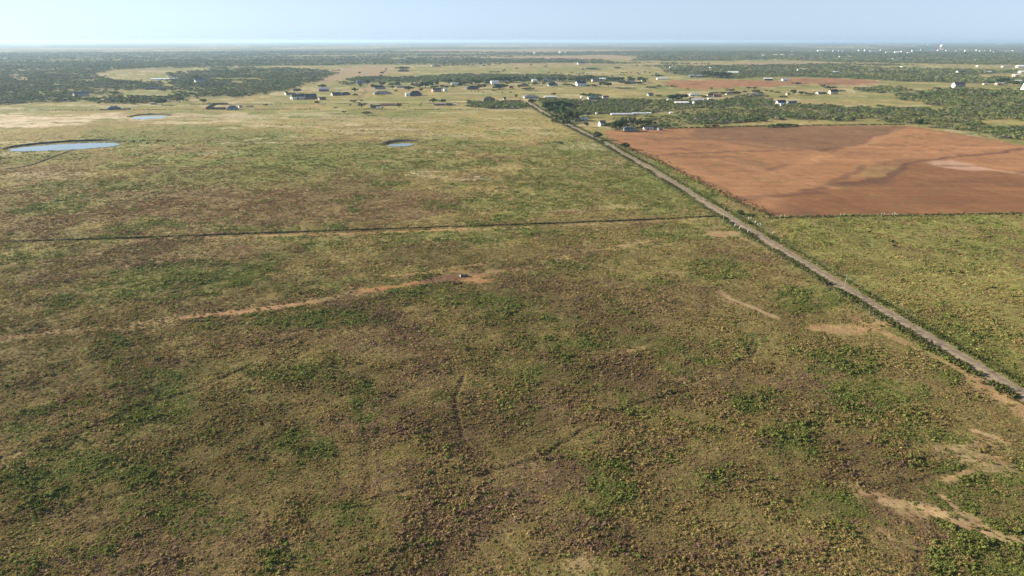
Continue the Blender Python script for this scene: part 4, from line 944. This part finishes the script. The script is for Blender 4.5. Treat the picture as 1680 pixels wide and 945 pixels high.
# white steel posts in the field-edge fence
for i, (px, h_) in enumerate([(1281, 1.7), (1287, 1.7), (1378.5, 2.0), (1384.5, 2.0), (1395, 1.2), (1446, 2.1), (1450, 2.1), (1457, 1.3), (1463.5, 1.4), (1467.5, 2.4), (1471, 1.3)]):
    gx, gy = P(px, 356.0-(px-1270)*.011)
    o = MB().tube([(0, 0, -.1), (0, 0, h_)], [.10, .10], 8).tube([(0, 0, h_-.001), (0, 0, h_+.07)], [.12, .03], 8).build('fence_post', M['pipe'])
    o.location = (gx, gy, 0); tag(o, 'white steel post before the red field, '+['leftmost', 'second from left', 'third from left', 'fourth from left', 'short one, fifth from left', 'sixth from left', 'seventh from left', 'short one, eighth from left', 'ninth from left', 'tallest, tenth from left', 'rightmost'][i], 'fence post', 'white posts at the red field')
# timber H-braces beside the road
def brace(px, py, w, h, label, rz):
    gx, gy = P(px, py); t = empty('fence_brace', (gx, gy, 0), R(rz)); tag(t, label, 'fence brace', 'white fence braces by the road')
    for s in (-1, 1): MB().tube([(s*w/2, 0, -.1), (s*w/2, 0, h)], [.13, .12], 8).build('post', M['pipe'], t)
    MB().tube([(-w/2, 0, h*.82), (w/2, 0, h*.82)], [.08, .08], 7).build('rail', M['pipe'], t)
    MB().tube([(-w/2, 0, h*.1), (w/2, 0, h*.8)], [.06, .06], 7).build('diagonal', M['pipe'], t)
brace(1226.5, 383.5, 1.8, 2.6, 'tall white H-shaped brace right at the left road edge', 62)
brace(1213, 376, 2.6, 1.6, 'white brace behind the tall H-shaped one on the left road side', 62)
brace(1206, 371, 2.4, 1.4, 'low white brace between the fence corner and the road bend', 62)
brace(1199, 366, 2.4, 1.7, 'white brace at the corner where the weedy fence meets the road', 40)
brace(1230, 359.5, 2.4, 1.7, 'white brace right of the road below the dark bush', 30)
brace(1245, 370, 3.0, 1.7, 'white brace lying back in the weeds right of the road', 30)
brace(1239, 366, 2.4, 1.6, 'small white brace between two others right of the road', 62)
brace(1268.5, 383.5, 2.2, 1.5, 'white brace in the yellow grass right of the road', 50)
def pole(px, pt, pb, label, lean=0.0):
    sc = scale_at(px, pb); gx, gy = P(px, pb); h_ = (pb-pt)/sc; t = empty('utility_pole', (gx, gy, 0), R(10)); tag(t, label, 'utility pole', 'wooden poles along the road')
    MB().tube([(0, 0, -.2), (lean*.5, 0, h_*.5), (lean, 0, h_)], [.17, .15, .12], 10).build('shaft', M['pole'], t)
    MB().box(-.8+lean, .8+lean, -.14, -.03, h_-.7, h_-.6).build('crossarm', M['pole'], t)
    for s in (-.7, -.3, .7): MB().lathe([(.04, h_-.599), (.07, h_-.5), (.03, h_-.42)], 8, cx=s+lean, cy=-.09).build('insulator', M['trim'], t)
pole(1186, 339, 366, 'pale wooden pole where the weedy fence meets the road'); pole(1384, 448, 477, 'pale wooden pole leaning by the lower road', .5); pole(1010.5, 233, 246.5, 'dark wooden pole on the far stretch of the road')

# stock trough on the bare patch, with its own pale end
gx, gy = P(761.5, 453.5); t = empty('stock_trough', (gx, gy, 0), R(14)); tag(t, 'dark stock trough with one pale end on bare red soil', 'trough')
mb = MB().box(-1.9, 1.9, -.75, -.65, 0, .85).box(-1.9, 1.9, .65, .75, 0, .85).box(1.8, 1.9, -.65, .65, 0, .85).box(-1.8, 1.8, -.65, .65, 0, .12); mb.build('trough_body', M['w_dark'], t)
MB().box(-2.0, -1.902, -.7, .7, 0, .9).build('end_plate', M['pipe'], t); MB().box(-1.79, 1.79, -.64, .64, .125, .30).build('water', M['water'], t)
MB().tube([(-1.9, 0, .95), (1.9, 0, .95)], [.05, .05], 6).build('rail', M['wire'], t)
# pump platform in the big pond
gx, gy = P(120, 246.2); t = empty('pond_jetty', (gx, gy, 0), R(25)); tag(t, 'small dark jetty poking into the big pond', 'jetty')
MB().box(-2.4, 2.4, -1.2, 1.2, .9, 1.05).build('deck', M['post'], t)
for sx_ in (-2.1, 2.1):
    for sy_ in (-1, 1): MB().tube([(sx_, sy_, -.4), (sx_, sy_, .899)], [.12, .12], 6).build('leg', M['post'], t)

# ------------------------------------------------------------------ trees one can tell apart
def tree_meshes(kind, seed):
    rg = np.random.default_rng(seed)
    if kind == 'round': L = lobes(rg, 9, .22, .58, .25); nn, sz, mat = 420, .13, 'leaf_dark'
    elif kind == 'tall': L = lobes(rg, 10, .17, .62, .22) + [(np.array([0, 0, .85]), .14)]; nn, sz, mat = 460, .12, 'leaf_mid'
    elif kind == 'grey': L = lobes(rg, 8, .20, .60, .23); nn, sz, mat = 260, .11, 'leaf_grey'
    else: L = lobes(rg, 9, .30, .40, .26); nn, sz, mat = 380, .14, 'leaf_mid'
    V, F = leaf_cloud(rg, nn, sz, lobe_shape(L, .85, .45), up=.1)
    mc = bpy.data.meshes.new('crown'); mc.from_pydata(V, [], F); mc.materials.append(M[mat])
    mb = MB().tube([(0, 0, -.03), (.01, 0, .18), (.03, .01, .38), (.02, .02, .6)], [.040, .032, .024, .012], 8)
    for k in range(4):
        a = rg.random()*6.28; mb.tube([(.015, 0, .22+.05*k), (.12*math.cos(a), .12*math.sin(a), .42+.04*k), (.24*math.cos(a), .24*math.sin(a), .58+.05*k)], [.020, .014, .006], 6)
    mt = bpy.data.meshes.new('trunk'); mt.from_pydata([tuple(v) for v in mb.v], [], mb.f); mt.materials.append(M['bark'])
    return mc, mt
TM = {(k, s): tree_meshes(k, 50+s+len(k)) for k in ('round', 'tall', 'grey', 'bush') for s in range(2)}
def tree(cx, yb, w, h, kind, label, group=None, cat='tree', i=[0]):
    i[0] += 1; sc = scale_at(cx, yb); gx, gy = P(cx, yb); mc, mt = TM[(kind, i[0] % 2)]
    t = empty('bush' if cat == 'bush' else 'broadleaf_tree', (gx, gy, 0), random.random()*6.28); tag(t, label, cat, group)
    s = (w/sc*1.28, w/sc*1.28, h/sc*1.15)
    for nm, me_ in (('trunk', mt), ('crown', mc)):
        o = bpy.data.objects.new(nm, me_); COL.objects.link(o); o.parent = t; o.scale = s
TR = [
 (1025.5,245.3,11,10,'round','lone round tree between the gravel road and red field','tree'),
 (981,229.5,13,13,'grey','grey-green tree hard on the bend of the gravel road','tree'),
 (962,208.5,5.5,7.5,'round','small dark round tree on the green lot by the road','tree'),
 (1213,351,10,8.5,'bush','dark bush beside the road at the corner of the red field','bush'),
 (1228,354.5,9,5,'bush','low green bush right of the dark roadside one','bush'),
 (1228,366,7,5,'bush','round yellow-green bush between white braces','bush'),
 (872,171.5,8,8.5,'round','small round tree alone at the far start of the road','tree'),
 (977,226,5,4,'bush','scrap of bush under the road bend tree','bush'),
 (988,232.5,7,4,'bush','low bush at the roadside below the road bend tree','bush'),
 (918,234.5,9,2.6,'bush','flat dark bush alone in the upper pasture','bush'),
 (334,169.5,9,6.5,'round','lone dark tree above the walled yard','tree'),
 (295,168.5,11,10,'grey','bluish tree at the corner of the left woods','tree'),
 (266,172.5,11,9,'round','dark tree right of the small tan shed','tree'),
 (322,131,9,7,'round','dark tree leaning over the light blue barn','tree'),
 (520,171,5,5,'round','small tree on the far pasture fence below the barns','tree'),
 (488,152,9,6,'round','tree behind the small white gable shed','tree'),
 (530,145,8,6,'round','tree behind the lavender-roofed house','tree'),
 (582,157.5,6,5,'bush','bush right of the low dark house near the barns','bush'),
 (580,168,7,5,'bush','bush by the dotted track left of the brown shed','bush'),
 (593,166.5,4,3.5,'bush','small bush right of another by the dotted track','bush'),
 (613,146,9,7,'tall','green tree left of the pyramid-roofed house','tree'),
 (628,141.5,9,7,'round','dark tree over the pyramid-roofed house','tree'),
 (644,146,7,5,'tall','small green tree left of the low grey-tan house','tree'),
 (650,151,4,3.5,'round','tiny dark tree right of the grey rambling house','tree'),
 (680,144,11,8,'grey','left tree of the dark clump behind the navy house','tree'),
 (688,144.5,9,6,'round','middle tree of the dark clump behind the navy house','tree'),
 (698,144.3,13,9.5,'round','right and largest tree of the dark clump behind the navy house','tree'),
 (716,141,10,7,'tall','tree behind the pink-ended building','tree'),
 (737,141,9,11,'tall','taller green tree left of the white-roofed house','tree'),
 (752,137.5,8,8,'tall','green tree over the dark house beside the white roof','tree'),
 (775,138,14,9,'tall','large green tree behind the dark blue house','tree'),
 (786,139,10,7,'round','dark tree right of the large green one behind the blue house','tree'),
 (801,139,8,5,'round','dark tree left of the white curved hall','tree'),
 (818,135,11,8,'round','dark tree touching the white curved hall','tree'),
 (826,135.5,11,9,'round','middle dark tree right of the white curved hall','tree'),
 (834,135,9,8,'round','last dark tree right of the white curved hall','tree'),
 (850,134,8,6,'tall','green tree above the brown hipped-roof house','tree'),
 (712,170,8,8.5,'round','round tree at the left end of the low dark sheds','tree'),
 (727,169.5,7,6,'round','tree above the middle of the low dark sheds','tree'),
 (655,177,9,7,'grey','thin grey tree right of the brown metal shed','tree'),
 (594,177.5,12,8,'grey','bare grey bush left of the cluttered yard','bush'),
 (601,189,14,6,'grey','grey thorny bush alone below the cluttered yard','bush'),
 (565,186,7,4,'grey','small grey bush left of the thorny one','bush'),
 (616,177,9,5,'bush','dark bush in the cluttered yard before the brown shed','bush'),
 (847,161,4.5,5.5,'round','small dark tree left of the grey hipped house','tree'),
 (909,157,6,4.5,'round','tree behind the pale grey metal barn','tree'),
 (957,158.5,6,5,'round','little tree right of the tiny white hut','tree'),
 (975,159,16,7,'bush','broad dark tree over the dark green house','tree'),
 (885,134,9,7,'round','dark tree between the two bungalows','tree'),
 (910,133,10,6,'round','dark tree right of the blue-grey bungalow','tree'),
 (954,133.5,12,7,'round','dark tree behind the big white gable house','tree'),
 (1050,134.5,12,8,'round','round dark tree right of the brown-grey house','tree'),
 (1057,137,6,6,'tall','small tree in front of the small pale-blue shed','tree'),
 (1080,127.5,11,5,'round','dark tree over the pale long house','tree'),
 (1068,144.5,12,3.5,'bush','flat bush on the grass before the far red field','bush'),
 (1082,143.5,5,5,'bush','upright bush before the far red field','bush'),
 (1104,143,8,4,'bush','bush on the lower edge of the far red field','bush'),
 (1103,165,16,9,'round','dark tree below the dark navy house','tree'),
 (1114,164,14,9,'round','second dark tree right below the navy house','tree'),
 (1125,162.5,10,7,'tall','green tree at the right of the navy house trees','tree'),
 (1080,159,9,4.5,'bush','low tree right of the white ended blue-grey barn','bush'),
 (1206,156,8,6,'round','dark tree right of the white and dark house','tree'),
 (1199,152,8,5,'grey','grey tree behind the white and dark house','tree'),
 (1240,153.5,12,6,'grey','grey tree over the grey long house','tree'),
 (1228,147,7,4.5,'grey','grey bush on the upper meadow','bush'),
 (1238,147,5,4,'round','dark bush right of the grey one on the upper meadow','bush'),
 (1167,146.8,3.5,3,'round','tiny tree under the far red field edge','tree'),
 (1308,140.5,9,5.5,'round','round bush between the two far red fields','bush'),
 (1265,151.5,4,3,'round','left tiny bush on the open meadow','bush'),(1276,152.5,6,3,'bush','right tiny bush on the open meadow','bush'),
 (1301,156,8,8,'round','left dark tree of the pair beside the yellowish shed','tree'),
 (1314,156,7,6,'round','right dark tree of the pair beside the yellowish shed','tree'),
 (1321,156,4,5,'tall','slim tree right of the dark pair','tree'),
 (1362,147,14,5,'round','dark tree behind the steep black roof','tree'),
 (1349,144,11,5,'grey','greyish tree above the low dark shed','tree'),
 (1507,208.5,12,13,'round','very dark tree at the top corner of the red field','tree'),
 (1579,146.5,9,4,'round','dark bush in front of the maroon roofed house','bush'),
 (1624,139,8,6,'round','tree right of the cream hut','tree'),
 (1646,136.5,12,8,'round','dark tree behind the peach coloured building','tree'),
 (1663,141,14,8,'round','dark tree under the white roof near the right edge','tree'),
 (1158,124,14,7,'round','left tree of the dark grove past the far red field','tree'),
 (1170,128,14,9,'round','middle tree of the dark grove past the far red field','tree'),
 (1182,128,14,9,'round','fourth tree of the dark grove past the far red field','tree'),
 (1193,127,12,8,'round','right tree of the dark grove past the far red field','tree'),
 (662,115,14,5,'round','dark trees over the far farmstead by the straight road','tree'),
 (1013,113,8,3,'round','dark tree alone on the far tan plain','tree'),
 (970,114,14,3.4,'bush','low brushy clump on the far tan plain','bush'),
 (895,110.5,3.4,3,'round','tiny far tree right of two others on the tan plain','tree'),
 (871,108,3,2.5,'round','upper tiny far tree on the tan plain','tree'),
 (848,114,3.4,3,'round','left tiny far tree on the tan plain','tree'),
 (956,115,3.4,2.6,'round','tiny far tree left of the brushy clump','tree'),
 (794,109.5,3.4,3,'round','tiny dark tree right of the far white gable farm','tree'),
]
for r_ in TR: tree(*r_[:6], cat=r_[6])
# groups that read as a copse or an avenue
ORD = ['leftmost', 'second from left', 'third from left', 'fourth from left', 'fifth from left', 'sixth from left', 'seventh from left', 'eighth from left', 'ninth from left', 'tenth from left', 'eleventh from left', 'twelfth from left']
def crowd(lst, label, group, cat='tree'):
    for i, (cx, yb, w, h, k) in enumerate(sorted(lst)): tree(cx, yb, w, h, k, label + ', ' + (ORD[i] if i < len(lst)-1 else 'rightmost'), group, cat)
crowd([(896,182,14,14,'round'),(905,178,12,11,'round'),(917,177.5,13,11,'round'),(927,177,12,10,'round'),(933,176.5,8,8,'round'),(902,188,15,13,'tall'),(913,183,11,9,'round')], 'dark broad tree in the upper roadside copse', 'upper roadside copse')
crowd([(911,193,8,7,'bush'),(922,193,12,18,'tall'),(925,202,12,14,'tall'),(932,197,14,15,'round'),(940,197.5,15,13,'round'),(918,199,9,8,'bush'),(955,192,10,7,'round'),(945,191,9,9,'grey'),(965,192.5,9,9,'grey')], 'tree in the lower part of the roadside copse', 'lower roadside copse')
crowd([(924,207.5,6,9,'tall'),(931,207.5,9,11,'grey'),(937,204,6,5,'bush')], 'small tree at the copse foot by the road', 'foot of the copse')
crowd([(1000,208,6,6,'tall'),(1009,215,11,15,'round'),(1016,214,12,16,'round'),(1025,208,13,13,'round'),(1036,210,13,17,'grey'),(1046,209,12,12,'grey'),(1054,207,12,9,'round'),(1064,206,11,9,'round'),(1090,210,12,8,'bush'),(1005,214.5,4,11,'tall')], 'big tree shading the farm at the red field corner', 'farmyard trees')
crowd([(805,119.5,3,2.3,'round'),(809,119.5,3,2.3,'round'),(813,119.6,3,2.3,'round'),(818,119,3,2.3,'round'),(825,118,3,2.3,'round'),(828,116.4,3,2.3,'round')], 'dark dot-like bush in the far row', 'row of far bushes', 'bush')
crowd([(1020,120.5,3,2,'round'),(1027,119.8,4,2,'bush'),(1036,120,3,2,'round'),(1046,120.6,4,2,'bush'),(1058,119.8,3,2.4,'round'),(1066,120.4,3,2,'round'),(1076,121,3,2,'bush')], 'speck of bush in the dotted row above the tree belt end', 'dotted row above the tree belt', 'bush')
crowd([(1015,145.2,5,2,'bush'),(1021,145.6,4,2,'bush'),(1030,146,7,3,'bush'),(1040,145.4,3,2,'bush')], 'low bush on the grass below the brown-grey house', 'low bushes in the meadow', 'bush')
crowd([(590,121,3,3,'round'),(627,122,4,4,'round'),(631,118,3,3,'bush'),(634,114.5,3,3,'bush'),(625,126,4,3.4,'round')], 'small tree strung along the far straight road', 'trees on the far straight road')
crowd([(773,151,2,2,'round'),(779,151.4,2,2,'round'),(785,150.8,2,2.2,'round'),(793,153,2,2,'bush'),(824,153,3,2,'round'),(838,153,3,2.4,'round'),(811,149,6,2.6,'bush'),(819,147.5,5,2.6,'bush')], 'speck of bush on the brown meadow mid settlement', 'specks in the brown meadow', 'bush')
crowd([(1127,146.5,4,2,'bush'),(1194,147.5,5,2.4,'bush'),(1203,148.5,4,3,'round'),(1243,149,4,2.4,'bush'),(1257,150,4,2.6,'round')], 'small bush dotted below the long far red field', 'bushes below the far red field', 'bush')
crowd([(770,134,8,5,'round'),(790,134.5,9,6,'tall'),(845,131.5,8,5,'round'),(862,132,8,6,'round'),(925,133.5,9,6,'round'),(937,134,8,5,'tall'),(967,131,9,7,'round'),(1001,133,10,6,'round'),(1016,134,12,7,'round'),(1033,131,8,5,'tall')], 'tree standing out at the front of the tree belt', 'front trees of the belt')
for nm_, xa, xb, n_, ya, yb_ in (('west end', 560, 700, 11, 139, 157), ('left middle', 700, 790, 12, 138, 147), ('right middle', 790, 880, 12, 134, 148), ('centre', 880, 950, 10, 133, 146), ('east end', 950, 1060, 12, 132, 143)):
    rg_ = random.Random(xa); pts_ = []
    for q_ in range(n_):
        px_ = xa+(xb-xa)*(q_+.2+.6*rg_.random())/n_; py_ = ya+(yb_-ya)*rg_.random()**1.4
        pts_.append((px_, py_, rg_.uniform(5, 10.5), rg_.uniform(4, 8), rg_.choice(['round', 'round', 'tall', 'grey', 'bush'])))
    crowd(pts_, f'yard tree at the {nm_} of the settlement', f'yard trees, {nm_}')
crowd([(1135,165,8,5,'round'),(1152,159.5,7,4.5,'bush'),(1157,161,6,4,'round'),(1172,154,8,4,'bush'),(1186,156,9,5,'round'),(1212,156,8,5,'round'),(1222,153,7,4,'grey'),(1246,156,8,5,'round'),(1283,160,8,4,'bush'),(1330,156,8,4,'bush'),(1380,151,7,4,'bush')], 'yard tree along the right hand lane', 'yard trees of the right lane')
crowd([(690,174,3,2.4,'round'),(575,174,3,3,'round'),(550,177,4,2,'bush'),(436,172.5,6,2,'bush'),(410,175.5,7,2.6,'bush')], 'low dark bush on the far pasture fences', 'bushes of the pasture fences', 'bush')
crowd([(1262,209,7,4,'bush'),(1270,208.5,9,6,'bush'),(1281,208,12,7,'bush'),(1292,207.5,10,6,'bush'),(1302,207,8,4.5,'bush')], 'dark brush tree in the row along the red field top edge', 'brush row on the field edge')
crowd([(1160,210,10,5,'grey'),(1172,210,10,6,'grey')], 'grey brush tree of the pair above the red field', 'grey brush pair')

# ------------------------------------------------------------------ cattle
def cow_mesh():
    mb = MB()
    mb.tube([(-1.05, 0, 1.12), (-.95, 0, 1.10), (-.5, 0, 1.0), (0, 0, .95), (.5, 0, 1.0), (.85, 0, 1.12), (1.1, 0, 1.25), (1.3, 0, 1.33), (1.45, 0, 1.25), (1.68, 0, 1.08)], [.10, .30, .40, .43, .40, .32, .22, .17, .16, .08], 12)
    for x_, s in ((-.75, -1), (-.75, 1), (.62, -1), (.62, 1)):
        mb.tube([(x_, s*.2, .95), (x_+(.05 if x_ < 0 else 0), s*.22, .55), (x_-(.06 if x_ < 0 else 0), s*.22, .3), (x_, s*.22, 0)], [.17, .10, .065, .06], 8)
    mb.tube([(-1.08, 0, 1.2), (-1.18, 0, .9), (-1.15, 0, .5)], [.04, .03, .05], 6)
    for s in (-1, 1): mb.tube([(1.3, s*.12, 1.38), (1.25, s*.34, 1.40)], [.06, .02], 6)
    return mb
cow_o = None
def cow(px, py, rz, label, group):
    global cow_o
    if cow_o is None:
        o = cow_mesh().build('cow', M['cow'], None, True)
        md = o.modifiers.new('remesh', 'REMESH'); md.mode = 'VOXEL'; md.voxel_size = .05
        cow_o = o
    else: o = cow_o.copy(); COL.objects.link(o)
    gx, gy = P(px, py); o.location = (gx, gy, 0); o.rotation_euler = (0, 0, R(rz)); tag(o, label, 'cow', group)
cow(1463.5, 398, 20, 'black cow, upper of two close together right of the road', 'black cattle in the right pasture')
cow(1467.5, 406, 165, 'black cow, lower of two close together right of the road', 'black cattle in the right pasture')
cow(1426, 382, 5, 'black cow grazing alone near the red field fence', 'black cattle in the right pasture')
for k_, (px, py, rz) in enumerate([(930.5, 161.5, 10), (933.5, 162.6, 80), (935, 162, 40), (936.8, 163.6, 30), (939.3, 164.4, 170)]): cow(px, py, rz, 'black cow of the herd right of the pale metal barn, ' + ['leftmost', 'second from left', 'third from left', 'fourth from left', 'rightmost'][k_], 'herd near the metal barn')
for k_, (px, py) in enumerate([(1272, 131.5), (1275, 131.5), (1278, 131.8)]): cow(px, py, 20, ['left', 'middle', 'right'][k_] + ' dark cow of three between the two far sheds', 'herd between far sheds')

# ------------------------------------------------------------------ vehicles of the farmyards
def vehicle(px, py, rz, paint, label, trailer=False, L=5.4):
    gx, gy = P(px, py); t = empty('trailer' if trailer else 'pickup_truck', (gx, gy, 0), R(rz)); tag(t, label, 'trailer' if trailer else 'truck')
    w = 1.0
    if trailer:
        MB().box(-L/2, L/2, -1.2, 1.2, .7, 3.1).build('body', M[paint], t); MB().tube([(L/2, 0, .8), (L/2+1.6, 0, .6)], [.08, .08], 6).build('hitch', M['w_dark'], t); wx = (-.6, .6)
    else:
        mb = MB().prism([(-L/2, -w, .45), (L/2, -w, .45), (L/2, -w, 1.0), (L*.28, -w, 1.12), (-L/2, -w, 1.12)], (0, 2*w, 0)); mb.build('body', M[paint], t)
        c_ = MB().prism([(-L*.12, -w*.92, 1.125), (L*.26, -w*.92, 1.125), (L*.14, -w*.92, 1.8), (-L*.08, -w*.92, 1.8)], (0, 1.84*w, 0)).build('cab', M[paint], t)
        MB().prism([(-L*.07, -w*.935, 1.2), (L*.2, -w*.935, 1.2), (L*.12, -w*.935, 1.68), (-L*.06, -w*.935, 1.68)], (0, 1.87*w, 0)).build('window', M['glass'], c_); wx = (-L*.32, L*.32)
    for x_ in wx:
        for s in (-1, 1):
            o = MB().tube([(x_, s*(w-.12), .4), (x_, s*(w+.1), .4)], [.4, .4], 14).build('wheel', M['tyre'], t); MB().tube([(x_, s*(w+.101), .4), (x_, s*(w+.13), .4)], [.22, .2], 10).build('rim', M['trim'], o)
for a in [(614,177.5,5,'vehicle_d','dark long trailer in the cluttered yard, leftmost',True,12), (622,178.3,8,'vehicle_w','white trailer in the cluttered yard, foremost',True,10), (619,175,12,'vehicle_d','dark trailer in the cluttered yard behind the others',True,11), (627,176.5,2,'vehicle_d','dark pickup at the right of the cluttered yard',False,6),
          (965,141.5,8,'vehicle_d','dark trailer right of the big white gable house',True,9), (971,141.8,4,'vehicle_w','white pickup right of the big white gable house',False,6), (977,141.3,6,'vehicle_d','second dark trailer right of the big white gable house',True,9), (1338,154.6,3,'vehicle_w','white pickup left of the low dark shed',False,6),
          (1222,157.3,6,'vehicle_w','white pickup left of the grey long house',False,5.6), (1216,156.6,4,'vehicle_d','dark pickup left of the white one on the lane',False,5.6), (556,149,5,'vehicle_w','white trailer right of the lavender-roofed house',True,9), (836,143.8,5,'vehicle_w','white pickup by the small brown house',False,5.6), (946,142,4,'vehicle_d','dark pickup before the big white gable',False,6)]:
    vehicle(a[0], a[1], a[2], a[3], a[4], a[5], a[6])
